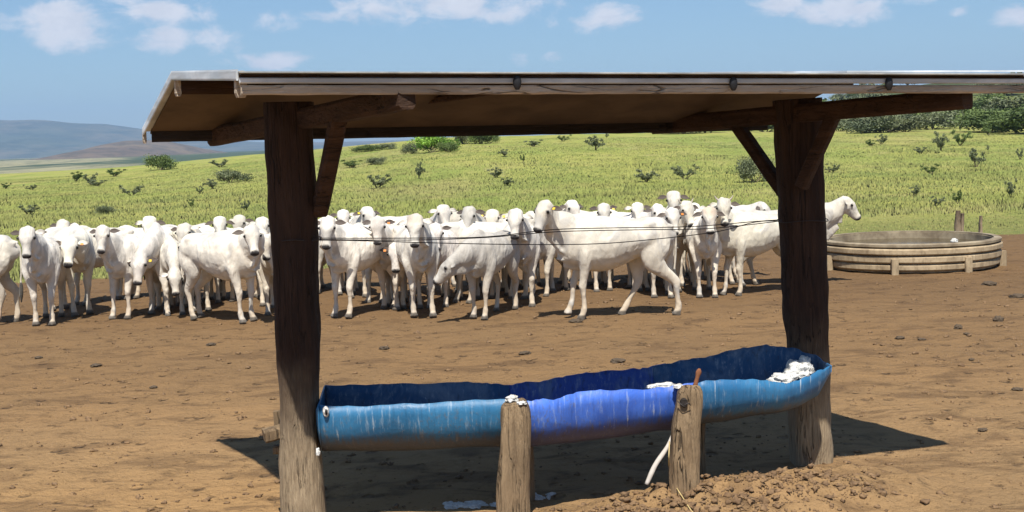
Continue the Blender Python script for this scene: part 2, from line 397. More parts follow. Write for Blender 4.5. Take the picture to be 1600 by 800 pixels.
# ------------------------------------------------------------------ shelter
shel = empty('feeding_shelter', (.35, 7.5, 0))
tag(shel, 'open timber shelter with two thick posts and a low metal roof over the trough', 'shelter')
LP = Vector((-1.165, 7.06)); RP = Vector((1.80, 8.05))
def post(name, pts, seed, m=M_post, par=None, rough=.019, sq=3.4):
    bm = bmesh.new(); loft(bm, pts, up=(0, 1, 0), sides=34, sub=14, sq=sq, rough=rough, seed=seed)
    return bm_obj(name, bm, m, par, True)
pl = lambda px, py, Y, w_, d_: (*at(px, py, Y), w_, d_)
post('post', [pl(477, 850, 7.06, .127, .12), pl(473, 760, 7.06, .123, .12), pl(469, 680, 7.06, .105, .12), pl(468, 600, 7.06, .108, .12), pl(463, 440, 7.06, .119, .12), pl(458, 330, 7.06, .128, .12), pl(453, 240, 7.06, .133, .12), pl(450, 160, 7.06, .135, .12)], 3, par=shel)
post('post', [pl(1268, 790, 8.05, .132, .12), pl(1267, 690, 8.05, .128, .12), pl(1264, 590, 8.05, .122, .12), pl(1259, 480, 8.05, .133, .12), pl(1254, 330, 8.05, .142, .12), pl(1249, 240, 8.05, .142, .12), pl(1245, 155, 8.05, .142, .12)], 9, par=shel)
# cross arms, each passing a post and carrying both eaves
A1n, A1f = at(636, 153, 6.06), at(335, 214, 8.05)
A2n, A2f = at(1512, 154, 6.98), at(1024, 197, 9.02)
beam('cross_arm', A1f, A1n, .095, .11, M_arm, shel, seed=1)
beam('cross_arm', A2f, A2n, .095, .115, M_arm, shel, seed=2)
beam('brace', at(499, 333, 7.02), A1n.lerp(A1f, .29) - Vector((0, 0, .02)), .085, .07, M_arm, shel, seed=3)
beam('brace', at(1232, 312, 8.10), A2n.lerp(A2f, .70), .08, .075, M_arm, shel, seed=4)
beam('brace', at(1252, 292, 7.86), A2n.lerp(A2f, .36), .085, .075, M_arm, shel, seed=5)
# roof: near eave (high), ridge, far eave; sheared plan
def nearP(x, z=0): return Vector((x, 6.2 + .289 * x, z))
xl, xr = -1.205, 2.82
NL, NR = nearP(xl, 2.455), nearP(xr, 2.375)
back = Vector((-1.02, 2.05, 0)); 
RL, RR = NL + back * .60, NR + back * .60; RL.z = 2.535; RR.z = 2.455
FL, FR = NL + back, NR + back; FL.z = 2.25; FR.z = 2.20
def slab(name, quad, th, m, par, dz=0, nseg=60, wav=0):
    """quad a,b,c,d (a-b along the length); a sheet with real thickness, slightly buckled"""
    a, b, c, d = quad; V = []; Fc = []
    for lay in (0, 1):
        for j in range(2):
            for i in range(nseg + 1):
                u = i / nseg; p = (a.lerp(b, u) if j == 0 else d.lerp(c, u)).copy()
                p.z += dz - lay * th + wav * math.sin(i * 2.1)
                V.append(p)
    n = nseg + 1
    for i in range(nseg):
        Fc += [(i, i + 1, n + i + 1, n + i), (2 * n + i, 3 * n + i, 3 * n + i + 1, 2 * n + i + 1),
               (i, 2 * n + i, 2 * n + i + 1, i + 1), (n + i, n + i + 1, 3 * n + i + 1, 3 * n + i)]
    Fc += [(0, n, 3 * n, 2 * n), (nseg, 2 * n + nseg, 3 * n + nseg, n + nseg)]
    bm = bmesh.new(); vs = [bm.verts.new(p) for p in V]
    for f_ in Fc: bm.faces.new([vs[q] for q in f_])
    return bm_obj(name, bm, m, par)
o1 = slab('roof_sheet', (NL, NR, RR, RL), .012, M_metal, shel, .0, wav=.0015)
o2 = slab('roof_sheet', (RL, RR, FR, FL), .012, M_metal, shel, .0, wav=.0015)
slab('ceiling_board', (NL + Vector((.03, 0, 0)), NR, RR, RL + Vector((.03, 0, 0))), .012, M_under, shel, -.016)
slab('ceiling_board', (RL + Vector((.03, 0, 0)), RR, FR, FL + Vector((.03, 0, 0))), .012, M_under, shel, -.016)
up = Vector((0, 0, 1)); al = (NR - NL).normalized()
# near eave: weathered board, galvanised channel above it, sheet lip on top
beam('eave_board', NL + up * -.080, NR + up * -.080, .035, .044, M_fascia, shel, rough=.0025, seed=6, n=60)
beam('eave_channel', NL + up * -.038 + Vector((0, -.016, 0)), NR + up * -.038 + Vector((0, -.016, 0)), .03, .026, M_metal, shel, rough=0, n=12, sq=12)
beam('eave_lip', NL + up * -.003 + Vector((0, -.03, 0)), NR + up * -.003 + Vector((0, -.03, 0)), .09, .009, M_lip, shel, rough=0, n=12, sq=12)
beam('eave_rail', NL + up * -.017 + Vector((0, -.004, 0)), NR + up * -.017 + Vector((0, -.004, 0)), .03, .014, M_arm, shel, rough=0, n=12, sq=10)
beam('ridge_beam', RL + up * -.07 + al * .03, RR + up * -.07, .05, .09, M_arm, shel, seed=8)
beam('rear_beam', FL + up * -.035 + back.normalized() * -.03 + al * .03, FR + up * -.035 + back.normalized() * -.03, .06, .085, M_black, shel, seed=9, n=30)
# end flashing bent over the gable end
def flash(a, b, hgt, name='end_flashing'):
    beam(name, a - al * .012 + up * .0, b - al * .012 + up * .0, .012, hgt, M_metal, shel, rough=0, n=4, sq=12)
flash(NL + up * -.012, RL + up * -.012, .05); flash(RL + up * -.012, FL + up * -.012, .045)
beam('end_rafter', NL + up * -.05 + back.normalized() * .06 + al * .02, NL + up * -.0505 + back.normalized() * .10 + al * .02, .05, .12, M_fascia, shel, seed=12, n=3)
beam('end_rafter', RL + up * -.075 + back.normalized() * -.03 + al * .012, RL + up * -.0755 + back.normalized() * .01 + al * .012, .03, .10, M_fascia, shel, seed=13, n=3)
beam('end_rafter', FL + up * -.04 - al * .004, FL + up * -.0405 + back.normalized() * .03 - al * .004, .02, .09, M_fascia, shel, seed=14, n=3)
# a second sheet lapped over the right end of the near slope
xa = 1.95
slab('lapped_sheet', (NL.lerp(NR, .74) + Vector((0, .0, .016)), NR + Vector((0, .0, .022)), RR + up * .022, RL.lerp(RR, .74) + up * .016), .01, M_metal, shel, 0, 20)
# hanging bolt ends with dark rubber washers on the near eave
for px in (808, 1146, 1389):
    p = onz(px, 129); u = (px - 800) / F
    Y = 6.2 / (1 - .289 * u) - .045
    q = at(px, 129 + (px > 1000) * 2, Y)
    bm = bmesh.new(); loft(bm, [(q.x, q.y, q.z + .034, .010, .006), (q.x, q.y, q.z + .02, .018, .009), (q.x, q.y, q.z, .021, .011), (q.x, q.y, q.z - .02, .017, .009), (q.x, q.y, q.z - .034, .009, .005)], up=(0, 1, 0), sides=12, sub=3)
    bm_obj('bolt_washer', bm, M_rubber, shel, True)
# strut dangling under the near slope
beam('roof_strut', nearP(.33, 2.40) + back * .02, nearP(.33, 2.36) + back * .92, .04, .04, M_arm, shel, seed=21)
# timber stubs nailed on the left side of the left post
beam('stub', at(412, 681, 7.02), at(446, 672, 7.06), .10, .07, M_stake, shel, seed=31)
beam('stub', at(428, 702, 7.08), at(446, 702, 7.08), .06, .045, M_stake, shel, seed=32)
beam('stub', at(434, 642, 7.14), at(436, 668, 7.14), .05, .05, M_stake, shel, seed=33, up=(0, 1, 0))

# ------------------------------------------------------------------ trough of three cut drums
tro = empty('feed_trough', (.4, 7.2, .4))
tag(tro, 'long blue feed trough made of three halved plastic drums on short stakes', 'trough')
# stations: photo x of front rim, y, Y, then back rim x,y,Y, then bottom z and depth share
FRm = [(499, 634, 6.88), (560, 634, 6.88), (640, 630, 6.87), (720, 626, 6.86), (790, 624, 6.87), (830, 624, 6.88), (870, 621, 6.93), (905, 613, 7.00), (960, 609, 7.04), (1020, 606, 7.10), (1062, 602, 7.13),
       (1100, 596, 7.16), (1150, 593, 7.20), (1190, 594, 7.24), (1225, 599, 7.30), (1252, 592, 7.38), (1278, 580, 7.47), (1297, 571, 7.58)]
BKm = [(508, 603, 7.50), (560, 600, 7.49), (640, 599, 7.47), (720, 596, 7.46), (752, 599, 7.46), (800, 600, 7.46), (850, 594, 7.50), (890, 588, 7.55), (935, 582, 7.62), (985, 576, 7.70), (1012, 576, 7.74),
       (1060, 565, 7.80), (1105, 558, 7.86), (1150, 546, 7.88), (1200, 539, 7.89), (1238, 543, 7.88), (1275, 556, 7.80), (1299, 571, 7.62)]
BOT = [.39, .385, .385, .39, .39, .39, .39, .385, .39, .395, .40, .41, .415, .43, .44, .46, .52, .66]
def station(s):
    i = min(int(s), len(FRm) - 2); k = s - i
    f_ = at(*[a + (b - a) * k for a, b in zip(FRm[i], FRm[i + 1])]); b_ = at(*[a + (b - a) * k for a, b in zip(BKm[i], BKm[i + 1])])
    return f_, b_, BOT[i] + (BOT[i + 1] - BOT[i]) * k
def m_inner(name, c):
    t = mat(name); a = t.noise(t.pos, 4, 5, .65, .8); f = t.noise(t.pos, 24, 5, .7, .2, (1.5, 1, .5)); g = t.noise(t.pos, 60, 4, .7)
    k = t.mix(t.mr(a, .45, .68, 0, .75), c, (.15, .19, .25)); k = t.mix(t.mr(f, .52, .72, 0, .6), k, (.26, .30, .34)); k = t.mix(t.mr(f, .45, .32, 0, .6), k, (.03, .035, .05))
    k = t.mix(t.mr(g, .66, .72, 0, .7), k, (.5, .52, .54))
    return fin(t, k, .65, t.bump(f, .3, .006))
M_in1 = m_inner('scuffed_blue_inside', (.02, .07, .16)); M_in2 = m_inner('scuffed_cobalt_inside', (.03, .065, .26))
def shell(name, s0, s1, m, inner, grow_=0.0, jag=1, label=None):
    n = int((s1 - s0) * 7); K = 22; bm = bmesh.new(); rings = []
    for i in range(n + 1):
        s = s0 + (s1 - s0) * i / n; f_, b_, zb = station(s)
        mid = (f_ + b_) / 2; half = (b_ - f_) / 2; ring = []
        dj = .012 * jag * mnoise.noise(Vector((s * 2.3, 1.7, 0))) + .008 * jag * mnoise.noise(Vector((s * 9, 3, 0)))
        for k in range(K + 1):
            an = math.pi * k / K; ca, sa = math.cos(an), math.sin(an)
            rim = f_.z * (1 + ca) / 2 + b_.z * (1 - ca) / 2
            depth = rim - zb
            p = Vector((mid.x - half.x * ca, mid.y - half.y * ca, rim - depth * (sa ** .78)))
            bulge = 1 + .05 * sa
            p.x = mid.x + (p.x - mid.x) * bulge; p.y = mid.y + (p.y - mid.y) * bulge
            if k in (0, K): p.z += dj
            d_ = (p - Vector((mid.x, mid.y, rim))).normalized()
            nz = mnoise.noise(Vector((s * .8, k * .22, 4.0)))
            p += d_ * (grow_ + .010 * nz)
            ring.append(bm.verts.new(p))
        rings.append(ring)
    for r0, r1 in zip(rings, rings[1:]):
        for k in range(K): bm.faces.new((r0[k], r0[k + 1], r1[k + 1], r1[k]))
    o = bm_obj(name, bm, [m, inner], tro, True)
    md = o.modifiers.new('thick', 'SOLIDIFY'); md.thickness = .006; md.offset = 0; md.material_offset = 1; md.material_offset_rim = 0
    if label: o['label'] = label
    return o
shell('halved_drum', 0, 4.9, M_teal, M_in1, 0, label='teal blue left drum half with chalky scratches')
shell('halved_drum', 4.3, 10.6, M_cobalt, M_in2, .010, label='bright cobalt middle drum half')
shell('halved_drum', 10.2, 17, M_navy, M_in1, .001, label='deep blue right drum half with rounded end')
# left end plate with a white ringed bung hole
f_, b_, zb = station(0); bm = bmesh.new(); ring = []; mid = (f_ + b_) / 2
for k in range(23):
    an = math.pi * k / 22; ca, sa = math.cos(an), math.sin(an)
    rim = f_.z * (1 + ca) / 2 + b_.z * (1 - ca) / 2
    ring.append((mid.x - (b_ - f_).x / 2 * ca - .012 * (1 - sa) * 0, mid.y - (b_ - f_).y / 2 * ca * 1.04, rim - (rim - zb) * sa ** .78))
outv = [bm.verts.new(Vector(p) + Vector((-.004, 0, 0))) for p in ring]
cen = bm.verts.new(Vector((mid.x - .055, mid.y, (mid.z + zb) / 2 + .03)))
for a, b in zip(outv, outv[1:]): bm.faces.new((a, b, cen))
bm.faces.new((outv[-1], outv[0], cen))
bmesh.ops.subdivide_edges(bm, edges=bm.edges[:], cuts=2, use_grid_fill=True)
o = bm_obj('end_plate', bm, M_teal, tro, True); md = o.modifiers.new('thick', 'SOLIDIFY'); md.thickness = .008; md.offset = 0
o['label'] = 'domed pale teal drum lid closing the left end'
p = at(509, 643, 6.865)
bm = bmesh.new(); loft(bm, [(p.x - .004, p.y + .012, p.z, .016, .030), (p.x + .004, p.y - .008, p.z, .016, .030)], up=(0, 0, 1), sides=18, sub=1); bm_obj('bung_ring', bm, M_salt, tro, True)
bm = bmesh.new(); loft(bm, [(p.x, p.y, p.z, .007, .017), (p.x + .005, p.y - .013, p.z - .002, .007, .017)], up=(0, 0, 1), sides=14, sub=1); bm_obj('bung_hole', bm, M_rubber, tro, True)
# stakes: two in front, two behind
def stake(pts, seed, label=None):
    o = post('stake', pts, seed, M_stake, tro, .016, 3.6)
    if label: o['label'] = label
stake([pl(803, 850, 6.80, .086, .06), pl(802, 760, 6.80, .084, .06), pl(805, 700, 6.80, .080, .06), pl(805, 655, 6.81, .078, .055), pl(803, 634, 6.82, .068, .05), pl(802, 628, 6.82, .045, .04)], 41, 'thick front stake carrying the joint of teal and cobalt drums')
stake([pl(1070, 790, 7.03, .076, .06), pl(1069, 735, 7.03, .074, .06), pl(1073, 670, 7.04, .072, .06), pl(1077, 632, 7.05, .074, .055), pl(1078, 612, 7.05, .070, .05), pl(1078, 604, 7.06, .048, .04)], 42, 'knotted front stake carrying the joint of cobalt and right drums')
stake([(.02, 7.42, -.1, .075, .06), (.02, 7.42, .2, .075, .06), (.0, 7.42, .5, .07, .06)], 43)
stake([(1.1, 7.83, -.1, .07, .06), (1.1, 7.83, .2, .07, .06), (1.12, 7.85, .55, .07, .06)], 44)
# knot hole and wire on the knotted stake
k0 = at(1069, 630, 6.985)
bm = bmesh.new(); loft(bm, [(k0.x, k0.y + .02, k0.z, .022, .026), (k0.x, k0.y - .006, k0.z, .018, .022), (k0.x, k0.y - .010, k0.z, .006, .008)], up=(0, 0, 1), sides=14, sub=2, rough=.008); bm_obj('knot', bm, M_black, tro, True)
tube('wire_tie', [k0 + Vector((a, b, c)) for a, b, c in ((-.035, -.004, .012), (-.01, -.02, -.008), (.02, -.022, .004), (.035, -.006, -.012))], .003, M_wire, tro)
# rusty spike on the knotted stake
bm = bmesh.new(); a = at(1086, 604, 7.05); b = at(1093, 576, 7.05); loft(bm, [(*a, .016, .012), (*a.lerp(b, .5), .013, .01), (*a.lerp(b, .8), .018, .012), (*b, .008, .008)], up=(0, 1, 0), sides=8, sub=3, rough=.002)
bm_obj('spike', bm, M_rust, tro, True)

# ------------------------------------------------------------------ salt
def heap(name, pts, label, m=M_salt, seed=0, cat='salt'):
    """pts: closed list of blobs x,y,z,r,h -> lumpy heap"""
    bm = bmesh.new()
    for (x, y, z, rx, ry, rz) in pts:
        b2 = bmesh.new(); bmesh.ops.create_icosphere(b2, subdivisions=4, radius=1)
        for v_ in b2.verts:
            nn = 1 + .38 * mnoise.noise(v_.co * 1.9 + Vector((seed, x * 9, 0))) + .24 * mnoise.noise(v_.co * 5 + Vector((seed, 0, y)))
            v_.co = Vector((v_.co.x * rx * nn + x, v_.co.y * ry * nn + y, max(v_.co.z, -.35) * rz * nn + z))
        tmp = bpy.data.meshes.new('tmp'); b2.to_mesh(tmp); bm.from_mesh(tmp); b2.free(); bpy.data.meshes.remove(tmp)
    o = bm_obj(name, bm, m, None, True); tag(o, label, cat); return o
q = at(1246, 577, 7.62); q2 = at(1222, 588, 7.50); q3 = at(1257, 570, 7.68)
heap('salt_heap', [(q.x, q.y, q.z - .02, .09, .10, .065), (q2.x, q2.y, q2.z - .02, .08, .08, .03), (q3.x, q3.y, q3.z - .03, .05, .06, .075)], 'white salt heaped inside the rounded right end of the trough', seed=3)
q = at(1038, 603, 7.15); q2 = at(1060, 604, 7.08); q3 = at(1020, 605, 7.12)
heap('salt_crust', [(q.x, q.y, q.z, .085, .02, .018), (q2.x, q2.y, q2.z, .03, .03, .014), (q3.x, q3.y, q3.z, .035, .02, .014)], 'white salt crust on the trough rim beside the rusty spike', seed=5)
q = at(800, 624, 6.83); q2 = at(815, 630, 6.78)
heap('salt_crust', [(q.x, q.y, q.z, .035, .03, .022), (q2.x, q2.y, q2.z, .028, .02, .010)], 'white salt crumbs on top of the thick front stake', seed=6)
q = at(497, 708, 6.86)
heap('salt_crust', [(q.x, q.y, q.z, .012, .02, .03)], 'white salt dribble under the left end of the trough', seed=7)
for i, (px, py, a_, lab) in enumerate([(742, 790, .17, 'white salt spill on the soil left of the thick front stake'), (845, 777, .07, 'small white salt spill on the soil right of the thick front stake')]):
    q = gnd(px, py); z0 = q.z
    heap('salt_spill', [(q.x + a_ * random.uniform(-1, 1), q.y + random.uniform(-.05, .05), z0 + .004, random.uniform(.012, .05), random.uniform(.012, .035), random.uniform(.008, .02)) for _ in range(int(90 * a_) + 6)], lab, seed=8 + i)

# pale stick, twine, wires
a, b = at(1010, 757, 7.0), at(1052, 676, 7.12)
bm = bmesh.new(); loft(bm, [(*a, .013, .012), (*a.lerp(b, .35) + Vector((-.004, -.01, .01)), .014, .013), (*a.lerp(b, .7) + Vector((.008, 0, .0)), .010, .011), (*b, .008, .008)], up=(0, 1, 0), sides=10, sub=5, rough=.004, seed=2)
tag(bm_obj('stick', bm, M_stick, None, True), 'pale bleached stick leaning under the trough against the knotted stake', 'stick')
pts = [at(1046, 690, 6.96), at(1045, 722, 6.93)]
for px, py in ((1047, 745), (1056, 766), (1066, 782), (1076, 798), (1092, 820)):
    q = gnd(px, py); q.z += .022; pts.append(q)
tag(tube('twine', pts, .0035, M_twine), 'thin straw coloured twine trailing from the knotted stake over the soil', 'twine')
WG = 'wires strung between the two shelter posts'
for i, (cols, lab) in enumerate([
        ([(488, 372), (640, 372), (760, 370), (860, 359), (960, 356), (1080, 354), (1180, 346), (1222, 343)], 'upper wire between the shelter posts, nearly straight'),
        ([(488, 374), (640, 375), (760, 371), (870, 362), (1000, 359), (1110, 357), (1222, 345)], 'second wire between the shelter posts, just under the topmost'),
        ([(488, 375), (560, 376), (700, 380), (820, 382), (930, 381), (1020, 374), (1120, 362), (1180, 347), (1222, 345)], 'lowest sagging wire between the shelter posts')]):
    pts = []
    for px, py in cols:
        u = (px - 470) / (1255 - 470); pts.append(at(px, py, 6.95 + u * .98))
    tag(tube('wire', pts, .0028, M_wire, sides=5, sub=5), lab, 'wire', WG)
for (P0, px, py, r_, lab) in ((LP, 463, 374, .137, 'loop of wire wound round the thick left post'), (RP, 1254, 344, .158, 'loop of wire wound round the right post')):
    c = at(px, py, P0.y); pts = [(c.x + r_ * math.cos(a), c.y + r_ * .95 * math.sin(a), c.z + .006 * math.sin(3 * a)) for a in np.linspace(0, 2 * math.pi, 17)]
    tag(tube('wire_loop', pts, .003, M_wire, sides=5, sub=3), lab, 'wire')

# ------------------------------------------------------------------ round water tank
TC = Vector((0, 0, 0)); q = onz(1421, 431); TC = Vector((at(1421, 400, q.y + 1.4).x, q.y + 1.42, 0)); TR = 1.33
TC.z = hz(TC.x, TC.y - 1.4) - .02
tank = empty('water_tank', TC); tag(tank, 'low round cattle water tank of stacked concrete rings right of the herd', 'water tank')
t = mat('tank_concrete'); a = t.noise(t.pos, 3, 6, .65, .4); b_ = t.noise(t.pos, 16, 5, .7, 0, (1, 1, .3)); 
M_tank = fin(t, t.mix(t.mr(b_, .45, .72, 0, .6), t.mix(t.mr(a, .32, .66), (.46, .36, .23), (.28, .21, .13)), (.14, .10, .06)), .85, t.bump(b_, .5, .02))
t = mat('tank_rim_concrete'); a = t.noise(t.pos, 3, 6, .65, .4)
M_rim = fin(t, t.mix(t.mr(a, .32, .66), (.34, .28, .19), (.17, .13, .085)), .8)
t = mat('tank_water'); a = t.noise(t.pos, 9, 3); M_water = fin(t, (.06, .045, .022), .12, t.bump(a, .15, .02)); t.b.inputs['Specular IOR Level'].default_value = .5
def ringband(name, r0, r1, z0, z1, m, n=96, wob=.006):
    bm = bmesh.new(); rr = []
    for i in range(n):
        an = 2 * math.pi * i / n; k = 1 + wob * mnoise.noise(Vector((math.cos(an) * 3, math.sin(an) * 3, z0 * 9)))
        ca, sa = math.cos(an) * k, math.sin(an) * k; e = (z1 - z0) * .2
        prof = [(r1, z0), (r1 + .022, z0 + e), (r1 + .022, z1 - e), (r1, z1), (r0, z1), (r0, z0)]
        rr.append([bm.verts.new(TC + Vector((r * ca, r * sa, z))) for r, z in prof])
    for i in range(n):
        A, B = rr[i], rr[(i + 1) % n]
        for k in range(6): bm.faces.new((A[k], B[k], B[(k + 1) % 6], A[(k + 1) % 6]))
    return bm_obj(name, bm, m, tank)
for i, (z0, z1) in enumerate([(.06, .155), (.17, .275), (.29, .385)]):
    ringband('ring_course', TR - .06, TR - .012 * (2 - i) * 1.5, z0, z1, M_tank)
ringband('rim', TR - .10, TR - .01, .40, .455, M_rim)
ringband('liner', TR - .12, TR - .07, .03, .43, M_rim)
bm = bmesh.new(); bmesh.ops.create_circle(bm, cap_ends=True, segments=64, radius=TR - .1, matrix=Matrix.Translation(TC + Vector((0, 0, .34)))); bm_obj('water_surface', bm, M_water, tank)
for an in (-2.02, -1.22, -.35, .6, 1.6, 2.6, -2.9):
    c = TC + Vector((math.cos(an), math.sin(an), 0)) * (TR + .02)
    beam('tank_leg', c + Vector((0, 0, -.08)), c + Vector((0, 0, .24)), .10, .08, M_tank, tank, up=(0, 1, 0), seed=an)
a0 = onz(1491, 377, TC.z + .45); heap('float_valve', [(a0.x, a0.y, a0.z, .055, .05, .04)], 'small white float bobbing in the round water tank', seed=2, cat='float')
for px, hgt, w_, lab in ((1496, .36, .075, 'split dark fence stump behind the water tank, thickest of the three'), (1503, .30, .05, 'thinner dark stump touching the thick one behind the water tank'), (1532, .22, .04, 'small dark stump at the far right rim of the water tank')):
    Y = TC.y + 1.62; x = at(px, 370, Y).x; z0 = hz(x, Y)
    tag(post('stump', [(x, Y, z0 - .1, w_ / 1.5, .05), (x, Y, z0 + .4, w_ / 1.6, .05), (x + .01, Y, z0 + .46 + hgt * .7, w_ / 2.2, .04)], px, M_post, None), lab, 'stump')

# ------------------------------------------------------------------ cattle
t = mat('cow_hide'); vc = t.node('ShaderNodeAttribute', attribute_name='hide'); a = t.noise(t.obj, 4, 5, .6, .3); b_ = t.noise(t.obj, 45, 4, .65); c_ = t.noise(t.obj, 9, 4, .6)
base = t.mix(t.mr(a, .35, .68), (.74, .71, .65), (.58, .55, .495))
base = t.mix(1.0, base, t.oi.outputs['Color'], 'MULTIPLY')
base = t.mix(t.mr(a, .50, .62, 0, .3), base, (.36, .345, .33))
sp = t.node('ShaderNodeSeparateXYZ'); t.l.new(t.obj, sp.inputs[0])
leg = t.mr(t.m('ADD', sp.outputs[2], t.m('MULTIPLY', t.m('SUBTRACT', c_, .5), .6)), .80, .05, 0, .72)
base = t.mix(leg, base, (.50, .39, .27))
base = t.mix(t.mr(c_, .56, .74, 0, .35), base, (.55, .47, .37))
colr = t.mix(vc.outputs['Alpha'], base, vc.outputs['Color'])
d_ = t.noise(t.obj, 6, 2, .5, .6, (1, 1, .5)); e_ = t.noise(t.obj, 11, 3, .55, .8, (1, 1, .55)); nb = t.bump(b_, .2, .004); nb = t.bump(e_, .35, .03, nb); nb = t.bump(d_, .65, .06, nb)
colr = t.mix(t.m('MULTIPLY', t.mr(d_, .52, .68), t.m('SUBTRACT', 1.0, vc.outputs['Alpha'])), colr, (.47, .44, .395))
M_cow = fin(t, colr, .75, nb); t.b.inputs['Sheen Weight'].default_value = .15
t = mat('eye_black'); M_eye = fin(t, (.008, .007, .006), .15)
t = mat('tag_yellow'); M_tagy = fin(t, (.75, .52, .05), .5)
t = mat('tag_orange'); M_tago = fin(t, (.65, .22, .04), .5)
t = mat('horn'); M_horn = fin(t, (.35, .30, .24), .5)
remesh_host = None
def make_cow(name, heading, neck_yaw=0, neck_pitch=40, head_yaw=0, head_pitch=58, legs=(0, 0, 0, 0), lift=None, fat=1.0, tan=0.0, seed=0, voxel=.021):
    """faces +X. returns object, poll point (local, unscaled)"""
    rs = random.Random(seed); bm = bmesh.new(); ny_ = R(neck_yaw); npi = R(neck_pitch)
    loft(bm, [(-.73, 0, 1.02, .04, .07), (-.70, 0, 1.00, .10, .14), (-.62, 0, .985, .165 * fat, .19), (-.48, 0, .965, .215 * fat, .215), (-.28, 0, .935, .225 * fat, .235), (0, 0, .895, .255 * fat, .275 * fat),
              (.2, 0, .885, .245 * fat, .29 * fat), (.38, 0, .90, .20, .285), (.52, 0, .905, .165, .255), (.60, 0, .92, .09, .15)], sides=20, sub=3)
    B0 = Vector((.42, 0, 1.0)); nl = .57
    dirn = Vector((math.cos(ny_) * math.cos(npi), math.sin(ny_) * math.cos(npi), math.sin(npi)))
    P = B0 + dirn * nl
    half = Vector((math.cos(ny_ * .4) * math.cos(npi * .75), math.sin(ny_ * .4) * math.cos(npi * .75), math.sin(npi * .75)))
    Mid = B0 + half * .33
    loft(bm, [(.18, 0, .96, .12, .20), (.42, 0, .985, .15, .23), (*(B0.lerp(Mid, .6)), .128, .20), (*Mid, .104, .165), (*(Mid.lerp(P, .6)), .078, .118), (*(P + dirn * .03), .07, .09)], sides=16, sub=3)
    # hump, hips, shoulders
    def blob(c, r):
        b2 = bmesh.ops.create_icosphere(bm, subdivisions=2, radius=1)
        for v_ in b2['verts']: v_.co = Vector((v_.co.x * r[0] + c[0], v_.co.y * r[1] + c[1], v_.co.z * r[2] + c[2]))
    blob((.33, 0, 1.16), (.17, .065, .105))
    for s in (-1, 1):
        blob((-.42, .165 * s * fat, 1.10), (.085, .045, .05)); blob((-.70, .07 * s, 1.06), (.05, .035, .035))
        blob((.34, .155 * s, .93), (.13, .065, .20)); blob((-.50, .155 * s, .84), (.16, .09, .20))
    # head frame
    hp = R(head_pitch); hy = ny_ + R(head_yaw)
    HM = Matrix.Translation(P) @ Matrix.Rotation(hy, 4, 'Z') @ Matrix.Rotation(hp, 4, 'Y') @ Matrix.Diagonal((.76 * rs.uniform(.94, 1.06), 1.05 * rs.uniform(.95, 1.05), 1.0, 1))
    hb = bmesh.new()
    loft(hb, [(-.06, 0, -.005, .078, .045), (-.03, 0, 0, .098, .075), (.05, 0, -.008, .098, .094), (.13, 0, -.022, .100, .108), (.20, 0, -.030, .078, .10), (.28, 0, -.034, .060, .078), (.36, 0, -.036, .053, .060), (.42, 0, -.038, .062, .056), (.455, 0, -.04, .052, .046), (.468, 0, -.042, .028, .026)], sides=16, sub=3)
    loft(hb, [(.10, 0, -.10, .045, .05), (.24, 0, -.095, .034, .035), (.38, 0, -.085, .034, .028), (.44, 0, -.08, .025, .02)], sides=10, sub=2)
    for s in (-1, 1):
        r_ = bmesh.ops.create_icosphere(hb, subdivisions=2, radius=1)
        for v_ in r_['verts']: v_.co = Vector((v_.co.x * .035 + .125, v_.co.y * .02 + .088 * s, v_.co.z * .028 + .016))
    hb.transform(HM); tmp = bpy.data.meshes.new('t'); hb.to_mesh(tmp); hb.free(); bm.from_mesh(tmp); bpy.data.meshes.remove(tmp)
    # dewlap
    thr = HM @ Vector((.10, 0, -.13)); 
    dl = [(*thr, .012, .03)]
    m1 = Mid + Vector((.03, 0, -.19)); m1.y = Mid.y
    dl += [(*(thr.lerp(m1, .55)), .02, .07), (*m1, .026, .10), (.60, 0, .80, .032, .12), (.53, 0, .695, .04, .10), (.40, 0, .64, .045, .06), (.2, 0, .64, .03, .03)]
    loft(bm, dl, up=(.6, 0, .8), sides=10, sub=3)
    def lft(st, **k): loft(bm, [(a, b, c, d_ * 1.13, e_ * 1.13) for a, b, c, d_, e_ in st], **k)
    # legs: fore near(-y)=right? order: fore +y, fore -y, hind +y, hind -y
    for i, s in enumerate((1, -1)):
        d = legs[i]; lz = (lift or {}).get(i, 0); gl = 1.13
        lft([(.33, .13 * s, .92, .10, .07), (.34, .145 * s, .76, .10, .07), (.35 + d * .15, .135 * s, .62, .072, .058), (.37 + d * .5, .122 * s, .48, .047, .043), (.385 + d * .6, .118 * s, .40 + lz * .4, .044, .042), (.38 + d * .68, .116 * s, .33 + lz * .6, .033, .031),
                  (.375 + d * .85, .114 * s, .20 + lz * .9, .027, .027), (.38 + d * .95, .113 * s, .125 + lz, .037, .034), (.395 + d, .113 * s, .07 + lz, .034, .034), (.415 + d, .113 * s, .03 + lz, .048, .044), (.425 + d, .113 * s, .0 + lz, .054, .048)], up=(1, 0, 0.01), sides=12, sub=3)
        d = legs[i + 2]; lz = (lift or {}).get(i + 2, 0)
